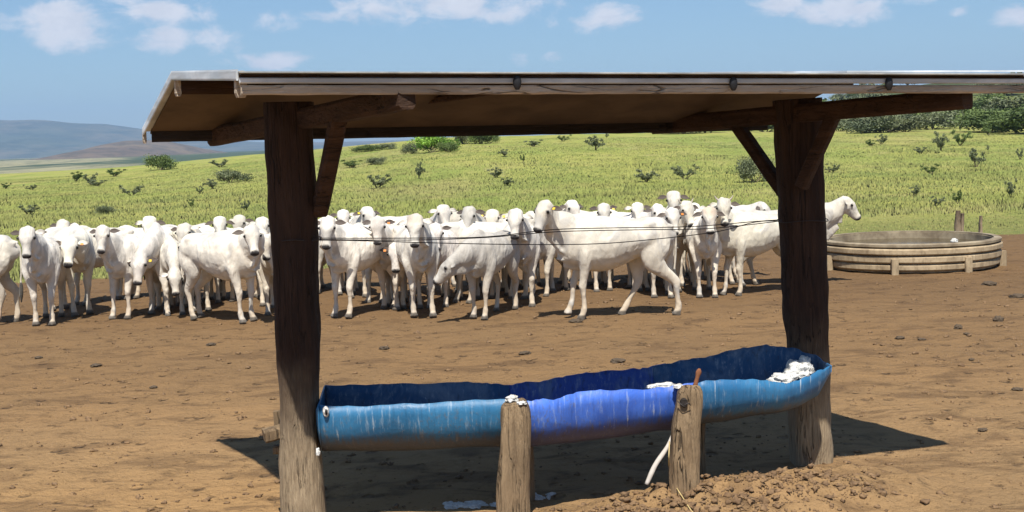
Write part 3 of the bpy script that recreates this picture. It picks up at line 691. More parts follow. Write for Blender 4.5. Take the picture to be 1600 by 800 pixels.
        # stations swap: width is along x (up ref x)
        lft([(-.50, .12 * s, .95, .08, .17), (-.47 + d * .05, .15 * s, .80, .085, .165), (-.44 + d * .2, .15 * s, .66, .07, .125), (-.50 + d * .4, .135 * s, .545, .05, .078), (-.585 + d * .6, .12 * s, .45, .038, .058), (-.615 + d * .68, .115 * s, .395 + lz * .3, .036, .05),
                  (-.60 + d * .75, .112 * s, .30 + lz * .6, .029, .034), (-.59 + d * .87, .11 * s, .20 + lz * .9, .027, .030), (-.585 + d * .95, .11 * s, .125 + lz, .034, .037), (-.57 + d, .11 * s, .07 + lz, .033, .034), (-.55 + d, .11 * s, .03 + lz, .043, .047), (-.54 + d, .11 * s, .0 + lz, .047, .053)], up=(1, 0, 0.01), sides=12, sub=3)
    bmesh.ops.recalc_face_normals(bm, faces=bm.faces[:])
    me = bpy.data.meshes.new('cow_raw'); bm.to_mesh(me); bm.free()
    o = bpy.data.objects.new(name, me); C.objects.link(o)
    md = o.modifiers.new('r', 'REMESH'); md.mode = 'VOXEL'; md.voxel_size = voxel
    md = o.modifiers.new('s', 'SMOOTH'); md.factor = .5; md.iterations = 3
    dg = bpy.context.evaluated_depsgraph_get(); m2 = bpy.data.meshes.new_from_object(o.evaluated_get(dg))
    o.modifiers.clear(); o.data = m2; bpy.data.meshes.remove(me); m2.name = name
    # ears and tail joined to the same mesh
    nb_ = len(m2.vertices); bm = bmesh.new(); bm.from_mesh(m2)
    droop = rs.uniform(-.25, .35); 
    for s in (-1, 1):
        eb = bmesh.new(); bmesh.ops.create_icosphere(eb, subdivisions=3, radius=1)
        for v_ in eb.verts:
            u = (v_.co.x + 1) / 2; wv = .047 * math.sin(math.pi * min(1, u * .9 + .08)) ** .8
            v_.co = Vector((u * .165, v_.co.y * wv, v_.co.z * .012 + (.022 * (v_.co.y ** 2) - .012) * math.sin(math.pi * u)))
        # local ear axes: length outward, width along head x, normal to forehead
        L = Vector((-.10 + droop + rs.uniform(-.15, .15), s, -.28 + rs.uniform(-.15, .1))).normalized(); Wd = Vector((1, 0, 0)); Wd = (Wd - L * Wd.dot(L)).normalized(); Nn = L.cross(Wd) * s
        if Nn.z < 0: Nn = -Nn
        EM = Matrix((L, Wd, Nn)).transposed().to_4x4(); EM.translation = Vector((.02, .075 * s, -.01))
        eb.transform(HM @ EM); bmesh.ops.recalc_face_normals(eb, faces=eb.faces[:])
        tmp = bpy.data.meshes.new('t'); eb.to_mesh(tmp); eb.free(); bm.from_mesh(tmp); bpy.data.meshes.remove(tmp)
    ne = len(bm.verts)
    tw = rs.uniform(-.05, .05)
    loft(bm, [(-.70, 0, 1.04, .028, .03), (-.755, 0, 1.0, .02, .022), (-.775, tw * .3, .88, .016, .016), (-.775, tw, .70, .013, .013), (-.76, tw, .56, .011, .011), (-.76, tw, .50, .022, .022), (-.755, tw, .40, .028, .026), (-.75, tw, .28, .006, .006)], up=(1, 0, .01), sides=8, sub=3)
    bm.verts.ensure_lookup_table()
    cols = []
    HI = HM.inverted()
    dirtc = (.02, .017, .016)
    for i, v_ in enumerate(bm.verts):
        col = (.5, .5, .5, 0)
        if i < nb_:
            h = HI @ v_.co
            if -.1 < h.x and abs(h.y) < .14 and abs(h.z + .02) < .16:
                nn = mnoise.noise(v_.co * 30) * .012
                k = min(1, max(0, (h.x + nn - .395) / .03))
                if h.z < -.075: k = max(k, min(.75, max(0, (h.x + nn - .36) / .06)))
                e = (Vector((h.x - .13, (abs(h.y) - .095), h.z - .014))).length
                k2 = min(1, max(0, (.042 - e) / .02)) * .85
                if k > 0: col = (.022, .019, .02, k)
                elif k2 > 0: col = (.05, .042, .038, k2)
                elif tan > 0 and h.x < .2 and h.z > -.05:
                    kk = tan * min(1, max(0, (.2 - h.x) / .12)); col = (.44, .32, .22, kk)
            if v_.co.z < .075: col = (.045, .038, .032, min(1, (.075 - v_.co.z) / .02) * .9)
        elif i < ne:
            h = HI @ v_.co
            n_ = (HI.to_3x3() @ v_.normal).normalized()
            k = min(1, max(0, (n_.z + .25) * 2.0)); tip = min(1, max(0, (abs(h.y) - .17) / .04))
            col = (.035, .018, .012, max(k * .9, tip * .9)) if abs(h.y) > .10 else (.2, .12, .08, .7 * k)
        else:
            if v_.co.z < .54: col = (.03, .027, .025, .95)
        cols.append(col)
    bm.to_mesh(m2); bm.free()
    ca = m2.attributes.new('hide', 'FLOAT_COLOR', 'POINT'); ca.data.foreach_set('color', np.array(cols, dtype=np.float32).ravel())
    m2.materials.clear(); m2.materials.append(M_cow); m2.shade_smooth()
    parts = []
    for s in (-1, 1):
        b3 = bmesh.new(); bmesh.ops.create_uvsphere(b3, u_segments=10, v_segments=8, radius=.019, matrix=Matrix.Translation(HM @ Vector((.132, .098 * s, .018))))
        me3 = bpy.data.meshes.new('eye'); b3.to_mesh(me3); b3.free(); me3.materials.append(M_eye); me3.shade_smooth(); parts.append(('eye', me3))
    return o, P, HM, parts

# name: photo x,y of the top of the poll, distance Y of the poll, heading (0 faces the camera, + turns to the photo's right), pose
cows = [
 # front rank and recognisable animals
 dict(h=(42, 351), Y=15.5, hd=12, ny=-8, np=36, hp=66, lab='white cow at the far left looking straight ahead, her whole chest in view', legs=(.02, -.06, 0, 0)),
 dict(h=(-190, 352), Y=15.9, hd=-80, ny=20, np=30, hp=50, lab='white cow cut by the left edge, only her rump and hind leg showing', legs=(.0, 0, .1, -.1)),
 dict(h=(108, 368), Y=16.3, hd=38, ny=-30, np=4, hp=50, lab='white cow with lowered head beside the far left pair', legs=(.0, .05, 0, .1), tag='orange'),
 dict(h=(98, 341), Y=17.6, hd=-38, ny=32, np=34, hp=62, lab='white cow standing behind the one with lowered head at far left', legs=(0, 0, 0, 0)),
 dict(h=(160, 349), Y=15.9, hd=-22, ny=18, np=34, hp=62, lab='white cow alone in a gap, body turned slightly left, forefeet close together', legs=(.02, .05, .05, -.05)),
 dict(h=(233, 334), Y=17.0, hd=-8, ny=6, np=44, hp=62, lab='white cow with head raised over the back of a stooping cow on the left', legs=(0, .1, 0, 0)),
 dict(h=(217, 393), Y=16.2, hd=4, ny=-12, np=-18, hp=66, lab='white cow stooping with her face hung low between two upright neighbours on the left', legs=(.06, -.02, .1, 0), tag='yellow'),
 dict(h=(262, 357), Y=16.9, hd=-12, ny=-6, np=26, hp=58, lab='white cow half hidden behind her neighbour left of the broad cow', legs=(0, 0, 0, 0), tag='yellow'),
 dict(h=(287, 346), Y=16.5, hd=22, ny=-30, np=34, hp=60, lab='white cow with her face right against the rump of the broad three quarter cow', legs=(0, 0, .1, 0)),
 dict(h=(272, 418), Y=16.2, hd=24, ny=-6, np=-30, hp=64, lab='white cow with head down near the ground left of the broad cow', legs=(0, .05, 0, .1)),
 dict(h=(392, 349), Y=15.2, hd=56, ny=-34, np=26, hp=54, hy=0, lab='broad white cow in three quarter view just left of the left post, dewlap hanging', legs=(.0, .03, -.04, .06), fat=1.08),
 dict(h=(343, 337), Y=17.4, hd=10, ny=0, np=40, hp=56, lab='white cow peering over the back of the broad cow', legs=(0, 0, 0, 0)),
 dict(h=(374, 340), Y=17.9, hd=-20, ny=10, np=38, hp=55, lab='white cow behind the shoulder of the broad cow, second head over her back', legs=(0, 0, 0, 0)),
 dict(h=(409, 336), Y=17.0, hd=14, ny=-10, np=40, hp=60, lab='white cow with raised head close to the left post, behind the broad cow', legs=(0, .1, 0, 0)),
 dict(h=(415, 361), Y=15.8, hd=6, ny=-4, np=22, hp=72, lab='white cow with hanging face partly cut by the left edge of the left post', legs=(0, -.05, 0, .1)),
 dict(h=(512, 336), Y=15.3, hd=-34, ny=26, np=32, hp=62, lab='white cow just right of the left post, body turned slightly left', legs=(.0, .04, .04, -.1)),
 dict(h=(536, 331), Y=17.9, hd=8, ny=0, np=42, hp=60, lab='white cow whose head shows behind the back of the cow right of the left post', legs=(0, 0, 0, 0)),
 dict(h=(573, 320), Y=17.6, hd=15, ny=20, np=44, hp=52, lab='white cow with head lifted and turned to the right, left of centre', legs=(0, 0, 0, 0), tag='yellow'),
 dict(h=(590, 336), Y=15.9, hd=-16, ny=10, np=34, hp=66, lab='white cow facing ahead between the left post cow and the stooping one', legs=(.02, -.08, 0, .05), tag='orange'),
 dict(h=(618, 378), Y=15.9, hd=10, ny=-14, np=-4, hp=68, lab='white cow stooping with an orange tag in her left of picture ear', legs=(0, .08, 0, .1), tag='orange'),
 dict(h=(648, 333), Y=15.1, hd=14, ny=-18, np=34, hp=64, lab='white cow with a tan crown facing ahead, left of the stooping grey cow', legs=(.02, -.08, .05, 0), tan=.6),
 dict(h=(692, 316), Y=17.3, hd=14, ny=10, np=44, hp=58, lab='white cow with flat pale crown looking over the herd left of centre', legs=(0, 0, 0, 0)),
 dict(h=(668, 352), Y=16.6, hd=-70, ny=10, np=10, hp=50, lab='cream cow seen from the side behind the tan crowned cow and the stooping grey one', legs=(0, .1, .08, -.1), tan=.3),
 dict(h=(711, 329), Y=17.7, hd=-20, ny=10, np=34, hp=60, lab='white cow with orange ear tag beside the grey faced cow', legs=(0, 0, 0, 0), tag='orange'),
 dict(h=(733, 319), Y=16.9, hd=-10, ny=-14, np=42, hp=60, lab='grey faced cow with upright head left of the centre of the herd', legs=(0, 0, 0, 0), grey=1),
 dict(h=(769, 323), Y=17.2, hd=-18, ny=10, np=38, hp=56, lab='white cow with a yellow ear tag behind the stooping grey cow', legs=(0, 0, 0, 0), tag='yellow'),
 dict(h=(704, 381), Y=14.9, hd=-24, ny=-14, np=-16, hp=42, hy=-46, s=.86, lab='greyish cow stooping to the left with lowered head in the front row', legs=(.05, -.05, -.02, .12), grey=1),
 dict(h=(805, 323), Y=15.8, hd=4, ny=-14, np=36, hp=62, lab='white cow facing ahead just left of the walking cow, her neck in shade', legs=(.02, -.1, .0, 0), tag='yellow'),
 dict(h=(852, 309), Y=14.75, hd=-84, ny=30, np=40, hp=54, hy=10, lab='large white cow walking to the left in front of the herd, broadside', legs=(-.04, .12, -.17, .42), fat=1.04, walk=1, tag='yellow'),
 dict(h=(893, 308), Y=17.6, hd=12, ny=18, np=44, hp=50, lab='white cow looking over the shoulder of the walking cow, nose to the right', legs=(0, 0, 0, 0)),
 dict(h=(943, 314), Y=17.3, hd=2, ny=0, np=42, hp=62, lab='white cow facing ahead over the middle of the walking cow', legs=(0, .1, 0, 0), tag='yellow'),
 dict(h=(996, 319), Y=17.6, hd=-6, ny=6, np=40, hp=60, lab='white cow facing ahead over the rump of the walking cow', legs=(0, 0, 0, 0)),
 dict(h=(1027, 316), Y=17.2, hd=36, ny=-8, np=34, hp=56, lab='white cow turned right behind the rump of the walking cow', legs=(0, 0, 0, 0)),
 dict(h=(1052, 295), Y=17.6, hd=4, ny=-6, np=50, hp=62, lab='white cow with the highest raised head of the herd', legs=(0, 0, 0, 0)),
 dict(h=(1050, 322), Y=16.3, hd=8, ny=6, np=36, hp=66, lab='white cow facing ahead right behind the tail of the walking cow', legs=(.04, -.06, 0, 0), tag='orange'),
 dict(h=(1072, 311), Y=16.9, hd=18, ny=8, np=42, hp=60, lab='white cow with short horns beside the highest head', legs=(0, .1, 0, 0), horn=1),
 dict(h=(1108, 320), Y=16.2, hd=-4, ny=2, np=36, hp=66, lab='cow with a tan forehead facing ahead in the right group', legs=(.02, -.04, 0, 0), tan=.9),
 dict(h=(1131, 306), Y=16.4, hd=-74, ny=52, np=44, hp=60, hy=14, lab='white cow standing broadside left of the right post, head turned to the viewer', legs=(-.02, .1, .10, -.12), fat=1.04, horn=1),
 dict(h=(1321, 305), Y=17.6, hd=84, ny=0, np=30, hp=48, lab='white cow looking to the right out from behind the right post', legs=(0, .1, .1, -.1)),
 dict(h=(560, 352), Y=16.8, hd=-28, ny=10, np=24, hp=60, lab='white cow whose face fills the gap right of the left post cow', legs=(0, .06, .05, -.05)),
 dict(h=(680, 350), Y=16.0, hd=-12, ny=16, np=26, hp=66, lab='white cow facing ahead between the tan crowned cow and the stooping grey one', legs=(0, .06, .05, -.05)),
 dict(h=(830, 338), Y=16.9, hd=-30, ny=16, np=34, hp=62, lab='white cow facing ahead squeezed behind the muzzle of the walking cow', legs=(0, .06, .05, -.05)),
 dict(h=(1085, 330), Y=17.6, hd=20, ny=-10, np=34, hp=62, lab='white cow facing ahead behind the tan foreheaded cow', legs=(0, .06, .05, -.05)),
 dict(h=(135, 356), Y=18.4, hd=-65, ny=0, np=16, hp=50, lab='white cow sideways in the back row at far left', legs=(0, .12, .1, -.1)),
 dict(h=(455, 345), Y=18.2, hd=-30, ny=0, np=36, hp=58, lab='white cow behind the left post, seen only at its edges', legs=(0, .12, .1, -.1)),
 dict(h=(560, 350), Y=18.8, hd=70, ny=0, np=20, hp=50, lab='white cow sideways in the back row between the left post and the stooping cow', legs=(0, .12, .1, -.1)),
 dict(h=(640, 352), Y=18.9, hd=75, ny=0, np=16, hp=50, lab='white cow sideways in the back row behind the tan crowned cow', legs=(0, .12, .1, -.1)),
 dict(h=(745, 352), Y=18.6, hd=-75, ny=0, np=16, hp=50, lab='white cow sideways in the back row behind the stooping grey cow', legs=(0, .12, .1, -.1)),
 dict(h=(850, 352), Y=18.5, hd=70, ny=0, np=16, hp=50, lab='white cow sideways in the back row behind the head of the walking cow', legs=(0, .12, .1, -.1)),
 dict(h=(320, 352), Y=18.4, hd=75, ny=0, np=20, hp=50, lab='white cow sideways in the back row behind the broad cow', legs=(0, .12, .1, -.1)),
 dict(h=(255, 368), Y=18.0, hd=-70, ny=0, np=14, hp=50, lab='white cow sideways in the back row left of the broad cow', legs=(0, .12, .1, -.1)),
 dict(h=(1015, 345), Y=18.8, hd=-70, ny=0, np=16, hp=50, lab='white cow sideways in the back row behind the rump of the walking cow', legs=(0, .12, .1, -.1)),
 dict(h=(1180, 356), Y=17.6, hd=30, ny=0, np=6, hp=50, lab='white cow behind the belly of the broadside cow by the right post', legs=(0, .12, .1, -.1)),
 dict(h=(905, 330), Y=18.6, hd=-60, ny=0, np=20, hp=50, lab='white cow hidden behind the walking cow, only legs showing beneath her belly', legs=(0, .12, .1, -.1)),
 dict(h=(1190, 320), Y=18.6, hd=60, ny=0, np=24, hp=50, lab='white cow behind the broadside cow left of the right post, mostly hidden', legs=(0, .12, .1, -.1)),
]
HG = 'white cattle crowded behind the trough shelter'
for i, c in enumerate(cows):
    # local frame faces +X ; facing the camera means world -Y
    o, P, HM, parts = make_cow('cow', 0, c.get('ny', 0), c.get('np', 40), c.get('hy', 0), c.get('hp', 60), tuple(l + random.uniform(-.03, .03) for l in c['legs']), {1: .05} if c.get('walk') else None, c.get('fat', 1.0) * 1.10, c.get('tan', 0) * .7, i)
    top = at(*c['h'], c['Y']); pollz = P.z + .085
    gz = hz(top.x, c['Y'])
    s = (top.z - gz) / pollz
    lim = (.86, 1.12) if c.get('np', 40) > 10 else (.82, 1.15)
    s2 = min(max(s, lim[0]), lim[1])
    s2 = c.get('s', s2)
    if s2 != s: print('cow', i, 'scale', round(s, 2), '->', s2)
    s = s2
    rz = R(-90 + c['hd'])
    off = Matrix.Rotation(rz, 3, 'Z') @ Vector((P.x * s, P.y * s, 0))
    loc = Vector((top.x - off.x, c['Y'] - off.y, 0))
    loc.z = hz(loc.x, loc.y) - .005
    o.location = loc; o.rotation_euler = (0, 0, rz); o.scale = (s, s, s)
    gq = .60 if c.get('grey') else random.uniform(.80, 1.08); o.color = (gq * 1.02, gq * random.uniform(.97, 1.0), gq * random.uniform(.88, .98), 1)
    tag(o, c['lab'], 'cow', HG)
    M_ = Matrix.Translation(loc) @ Matrix.Rotation(rz, 4, 'Z') @ Matrix.Scale(s, 4)
    for nme, me3 in parts:
        e = bpy.data.objects.new(nme, me3); C.objects.link(e); e.parent = o
    if c.get('tag'):
        side = -1 if i % 2 else 1
        bm = bmesh.new(); bmesh.ops.create_cube(bm, size=1, matrix=HM @ Matrix.Translation((.05, .145 * side, .0)) @ Matrix.Diagonal((.040, .034, .006, 1)))
        bmesh.ops.bevel(bm, geom=bm.edges[:], offset=.002, segments=1)
        me3 = bpy.data.meshes.new('ear_tag'); bm.to_mesh(me3); bm.free(); me3.materials.append(M_tagy if c['tag'] == 'yellow' else M_tago)
        e = bpy.data.objects.new('ear_tag', me3); C.objects.link(e); e.parent = o
    if c.get('horn'):
        for sgn in (-1, 1):
            bm = bmesh.new(); pp = [HM @ Vector(q) for q in ((-.02, .06 * sgn, .02), (-.06, .10 * sgn, .02), (-.12, .13 * sgn, .035))]
            loft(bm, [(*pp[0], .018, .018), (*pp[1], .014, .014), (*pp[2], .004, .004)], sides=8, sub=3)
            bmesh.ops.recalc_face_normals(bm, faces=bm.faces[:])
            me3 = bpy.data.meshes.new('horn'); bm.to_mesh(me3); bm.free(); me3.materials.append(M_horn); me3.shade_smooth()
            e = bpy.data.objects.new('horn', me3); C.objects.link(e); e.parent = o

# ------------------------------------------------------------------ vegetation
t = mat('shrub_leaf'); va = t.node('ShaderNodeAttribute', attribute_name='shade')
M_leaf = fin(t, t.mix(va.outputs['Fac'], (.06, .09, .026), (.14, .19, .055)), .7)
t = mat('bright_leaf'); va = t.node('ShaderNodeAttribute', attribute_name='shade')
M_leafb = fin(t, t.mix(va.outputs['Fac'], (.09, .19, .02), (.22, .38, .05)), .7)
t = mat('grey_leaf'); va = t.node('ShaderNodeAttribute', attribute_name='shade')
M_leafg = fin(t, t.mix(va.outputs['Fac'], (.085, .105, .055), (.17, .19, .10)), .7)
t = mat('bark'); M_bark = fin(t, t.mix(t.noise(t.pos, 12), (.09, .065, .045), (.2, .16, .12)), .9)
def crown_mesh(name, blobs, n, leaf, seed):
    r = np.random.default_rng(seed); bl = np.array(blobs, float)
    wgt = bl[:, 3] * bl[:, 4] * bl[:, 5]; wgt = wgt / wgt.sum()
    idx = r.choice(len(bl), n, p=wgt); d = r.normal(size=(n, 3)); d /= np.linalg.norm(d, axis=1)[:, None]
    rad = r.random(n) ** (1 / 2.0) * (1 + .18 * r.normal(size=n)); c = bl[idx, :3] + d * rad[:, None] * bl[idx, 3:6]
    c[:, 2] = np.maximum(c[:, 2], .03)
    a = r.normal(size=(n, 3)); a /= np.linalg.norm(a, axis=1)[:, None]; b = np.cross(a, r.normal(size=(n, 3))); b /= np.linalg.norm(b, axis=1)[:, None]
    sz = leaf * (.6 + .8 * r.random(n))[:, None]
    V = np.stack([c - a * sz, c + b * sz * .55, c + a * sz, c - b * sz * .55], 1).reshape(-1, 3)
    me = quads_mesh(name, V, np.arange(4 * n).reshape(n, 4))
    sh = np.repeat(np.clip(.5 + .35 * r.normal(size=len(bl))[idx] + .25 * r.normal(size=n), 0, 1), 4)
    me.attributes.new('shade', 'FLOAT', 'POINT').data.foreach_set('value', sh.astype(np.float32)); return me
def plant_proto(kind, seed):
    r = random.Random(seed)
    if kind == 'tree':
        bl = [(r.uniform(-1.5, 1.5), r.uniform(-1.5, 1.5), r.uniform(1.9, 3.6), r.uniform(.6, 1.2), r.uniform(.6, 1.2), r.uniform(.45, .9)) for _ in range(16)]; n, lf, H = 5200, .13, 2.6
    elif kind == 'bush':
        bl = [(r.uniform(-1, 1), r.uniform(-.7, .7), r.uniform(.35, 1.0), r.uniform(.3, .7), r.uniform(.3, .7), r.uniform(.25, .5)) for _ in range(12)]; n, lf, H = 4200, .055, .8
    else:
        bl = []
        for _ in range(7):
            a = r.uniform(0, 6.28); l = r.uniform(.3, .8)
            for k in range(3): q = (k + 1) / 3; bl.append((math.cos(a) * l * q, math.sin(a) * l * q, .2 + q * r.uniform(.3, .8), .14, .14, .12))
        n, lf, H = 1500, .045, .5
    cm = crown_mesh('crown', bl, n, lf, seed)
    bm = bmesh.new()
    if kind == 'tree':
        loft(bm, [(0, 0, -.2, .16, .16), (.05, 0, .8, .12, .12), (0, .08, 1.6, .10, .10), (.1, .1, 2.4, .05, .05), (.15, .1, 3.0, .02, .02)], up=(1, 0, 0), sides=8, sub=2)
        for b in bl[:8]: loft(bm, [(0, .05, 1.3, .07, .07), (b[0] * .5, b[1] * .5, (1.3 + b[2]) / 2 + .1, .045, .045), (b[0], b[1], b[2], .015, .015)], up=(.1, 0, 1), sides=6, sub=2)
    else:
        for b in bl[:8]: loft(bm, [(0, 0, -.05, .025, .025), (b[0] * .6, b[1] * .6, b[2] * .55, .016, .016), (b[0], b[1], b[2], .006, .006)], up=(.1, .9, .1), sides=5, sub=2)
    bmesh.ops.recalc_face_normals(bm, faces=bm.faces[:]); tm = bpy.data.meshes.new('trunk'); bm.to_mesh(tm); bm.free(); tm.materials.append(M_bark)
    return cm, tm
protos = {(k, s): plant_proto(k, s * 7 + j) for j, k in enumerate(('tree', 'bush', 'sprig')) for s in range(4)}
matcopies = {}
def crown_with(key, m):
    if (key, m.name) not in matcopies:
        me = protos[key][0].copy(); me.materials.append(m); matcopies[(key, m.name)] = me
    return matcopies[(key, m.name)]
WORDS_SIDE = None
def plant(kind, px, py, wpx, hpx, Y, label, group, m=M_leaf, seed=None, name=None, cat=None):
    """py: photo y of the foot; Y None -> found on the terrain along that line of sight"""
    if Y is None:
        d = ray(px, py); best = None; prev = None
        for k in np.geomspace(24, 400, 260):
            p = Vector((0, 0, CH)) + d * (k / d.y)
            if p.z <= hz(p.x, p.y): best = k; break
        Y = best or RID
    p = at(px, py, Y); seed = random.randrange(4) if seed is None else seed
    base = {'tree': (3.9, 4.3), 'bush': (2.4, 1.45), 'sprig': (1.5, 1.1)}[kind]
    sx = wpx / F * Y / base[0]; sz = hpx / F * Y / base[1]
    nm = name or {'tree': 'tree', 'bush': 'bush', 'sprig': 'shrub'}[kind]
    r = empty(nm, (p.x, p.y, hz(p.x, p.y) - .02), 0)
    key = (kind, seed)
    for pn, me in (('crown' if kind == 'tree' else 'foliage', crown_with(key, m)), ('trunk' if kind == 'tree' else 'stem', protos[key][1])):
        o = bpy.data.objects.new(pn, me); C.objects.link(o); o.parent = r
    r.scale = (sx, sx, sz); r.rotation_euler = (0, 0, random.uniform(0, 6.28))
    tag(r, label, cat or ('tree' if kind == 'tree' else 'bush'), group); return r
G1 = 'small dark shrubs dotted over the pasture'
sh = [  # photo x, foot y, width, height, label
 (8, 296, 18, 10, 'tiny dark shrub on the pasture at the left edge'), (50, 297, 22, 9, 'small dark shrub right of the left edge shrub'), (45, 335, 34, 16, 'flat dark shrub over the far left cows'),
 (118, 284, 30, 15, 'dark shrub on the pasture crest left of the brown hill foot'), (143, 290, 26, 18, 'shrub with two tufts on the pasture crest'), (150, 291, 34, 10, 'low spreading shrub right of the two tuft shrub'),
 (178, 276, 36, 12, 'dark shrub on the crest left of the round bush'), (206, 306, 36, 16, 'dark shrub in mid slope above the cow with raised head'), (163, 335, 30, 16, 'thin twiggy shrub above the lone cow'),
 (300, 325, 14, 14, 'small upright shrub above the broad cow'), (312, 303, 14, 12, 'small shrub left of the paired shrubs'), (333, 296, 28, 16, 'paired dark shrub below the roof corner'), (360, 286, 44, 22, 'pale loose shrub left of the left post'),
 (345, 262, 36, 12, 'dark shrub on the crest under the roof corner'), (384, 330, 18, 18, 'sparse twig shrub beside the left post'),
 (548, 262, 44, 12, 'flat shrub right of the left brace'), (585, 258, 30, 12, 'dark shrub left of the bright green bush'), (654, 280, 20, 26, 'upright dark shrub in the middle of the slope'), (590, 295, 40, 22, 'pale loose shrub low on the slope'),
 (775, 278, 28, 16, 'dark shrub in the slope above the centre of the herd'), (790, 292, 26, 14, 'olive shrub right below the slope shrub'), (817, 256, 10, 14, 'thin upright shrub near the crest'), (790, 245, 22, 12, 'pale shrub under the crest'),
 (835, 229, 36, 10, 'flat shrub on the crest in the centre'), (880, 222, 24, 10, 'low crest shrub right of centre'), (930, 235, 34, 24, 'pale crest bush right of centre'), (1010, 285, 40, 20, 'faint loose shrub over the right part of the herd'),
 (1070, 280, 36, 22, 'olive shrub left of the right brace'), (1180, 285, 44, 46, 'tall loose shrub seen beside the left brace of the right post'), (1300, 270, 22, 14, 'shrub just right of the right post'),
 (1360, 228, 20, 10, 'small shrub on the pasture right of the right post'), (1378, 226, 20, 16, 'shrub under the tree line, second from the right post'), (1470, 236, 26, 30, 'upright leafy shrub under the right tree line'), (1500, 228, 30, 24, 'leafy shrub right of the upright one'),
 (1438, 242, 20, 12, 'tiny shrub low on the right slope'), (1525, 262, 30, 32, 'slanting shrub on the right slope'), (1455, 272, 26, 16, 'dark shrub on the right slope below the upright one'), (1430, 306, 20, 16, 'dark low shrub left above the water tank'),
 (1464, 322, 20, 16, 'dark clump above the left half of the water tank'), (1497, 320, 18, 24, 'leafy weed above the right half of the water tank'), (1580, 310, 22, 28, 'slim shrub near the right edge'), (1594, 250, 14, 18, 'dark shrub cut by the right edge'), (1545, 212, 20, 16, 'shrub at the top of the right slope')]
for i, (x, y, w_, h_, lab) in enumerate(sh):
    plant('bush' if (i % 4 == 0 and w_ > 26) else 'sprig', x, y, w_ * 1.15, h_ * 1.1, None, lab, G1, M_leafg if ('pale' in lab or 'faint' in lab or 'olive' in lab or i % 3) else M_leaf)
plant('bush', 252, 266, 56, 30, RID - 4, 'round feathery bush on the crest in front of the brown hill', None, M_leaf, 1)
plant('bush', 675, 246, 66, 34, 88, 'bright green bush near the crest under the roof', None, M_leafb, 2)
plant('bush', 645, 243, 30, 22, 90, 'grey bush at the left foot of the bright green bush', None, M_leafg, 0)
plant('bush', 703, 249, 34, 18, 86, 'dark low bush at the right foot of the bright green bush', None, M_leaf, 3)
TG = 'trees along the crest and behind the pasture'
tl = [(575, 224, 40, 12), (725, 242, 44, 36), (750, 240, 34, 34), (765, 232, 26, 20), (600, 228, 30, 12)]
labs = ['low dark tree far behind the crest left of the bright bush', 'grey tree right behind the bright green bush', 'dark tree on the crest under the middle of the roof', 'small dark tree right of the crest tree', 'faint low tree beside the far crest']
for (x, y, w_, h_), lab in zip(tl, labs): plant('bush', x, y + 3, w_ * 1.2, h_, 104, lab, TG, M_leafg if 'grey' in lab or 'faint' in lab else M_leaf, name='tree', cat='tree')
# scrubby wood behind the right side of the pasture: single trees one can tell apart
G2 = 'trees of the scrub behind the right side of the pasture'
rt = []
for k in range(78):
    q = random.random(); px = 1000 + 720 * random.random() ** .75; row = k % 4
    Y = (138, 185, 255, 360)[row] * random.uniform(.94, 1.08)
    rt.append((px, Y, random.uniform(2.4, 5.2) * (.75 if px < 1250 else 1)))
rt += [(1352, 118, 2.6), (1386, 119, 2.9), (1418, 121, 2.4), (1590, 108, 3.4), (1570, 112, 3.1), (1552, 116, 3.0), (1612, 104, 3.8)]
rt.sort(key=lambda a: a[0])
for k, (px, Y, H) in enumerate(rt):
    x = (px - 800) / F * Y; z0 = hz(x, Y); r = empty('tree', (x, Y, z0 - .1 - (.17 * H if H > 3 else 0)))
    key = ('tree' if H > 3 else 'bush', random.randrange(4)); m = random.choice((M_leaf, M_leafg, M_leafg))
    if H > 3.5 and Y < 115: m = M_leaf
    for pn, me in (('crown', crown_with(key, m)), ('trunk', protos[key][1])):
        o = bpy.data.objects.new(pn, me); C.objects.link(o); o.parent = r
    s_ = H / (4.3 if key[0] == 'tree' else 1.45); r.scale = (s_ * 1.35, s_ * 1.35, s_ * .9 if key[0] == 'tree' else s_ * .8); r.rotation_euler = (0, 0, random.uniform(0, 6.28))
    if Y < 125 and k >= 0 and H < 3: lab = 'low round bush at the foot of the scrub right of the right post'
    elif Y < 115: lab = 'tall leafy green tree at the right edge behind the pasture'
    elif Y < 155: lab = ('dark' if m is M_leaf else 'greyish') + ' scrub tree in the front row of the wood behind the pasture'
    elif Y < 215: lab = ('dark' if m is M_leaf else 'greyish') + ' scrub tree in the second row of the wood behind the pasture'
    elif Y < 300: lab = ('dark' if m is M_leaf else 'greyish') + ' scrub tree in the third row of the wood behind the pasture'
    else: lab = ('dark' if m is M_leaf else 'greyish') + ' scrub tree far up the rise behind the pasture'
    tag(r, lab, 'tree', lab.replace('tree', 'trees').replace('bush', 'bushes'))

# grass: blades in clumps over the near part of the pasture (one object)
t = mat('grass_blades'); va = t.node('ShaderNodeAttribute', attribute_name='shade'); n_ = t.noise(t.pos, .25, 4, .6)
gb = t.mix(va.outputs['Fac'], (.21, .245, .06), (.33, .31, .11)); gb = t.mix(t.mr(n_, .4, .62, 0, .5), gb, (.165, .225, .06))
g0 = t.noise(t.pos, .05, 6, .65, 1.2, (1, .45, 1)); g5 = t.noise(t.pos, .22, 5, .7, .8, (1, .4, 1))
gb = t.mix(t.mr(g0, .5, .64, 0, .6), gb, (.32, .28, .12)); gb = t.mix(t.mr(g5, .54, .68, 0, .55), gb, (.13, .18, .055)); gb = t.mix(t.mr(g5, .42, .3, 0, .45), gb, (.36, .32, .14))
upn = t.node('ShaderNodeCombineXYZ'); upn.inputs[2].default_value = 1; upn.inputs[1].default_value = -.25
M_blade = fin(t, gb, .9, upn.outputs[0])
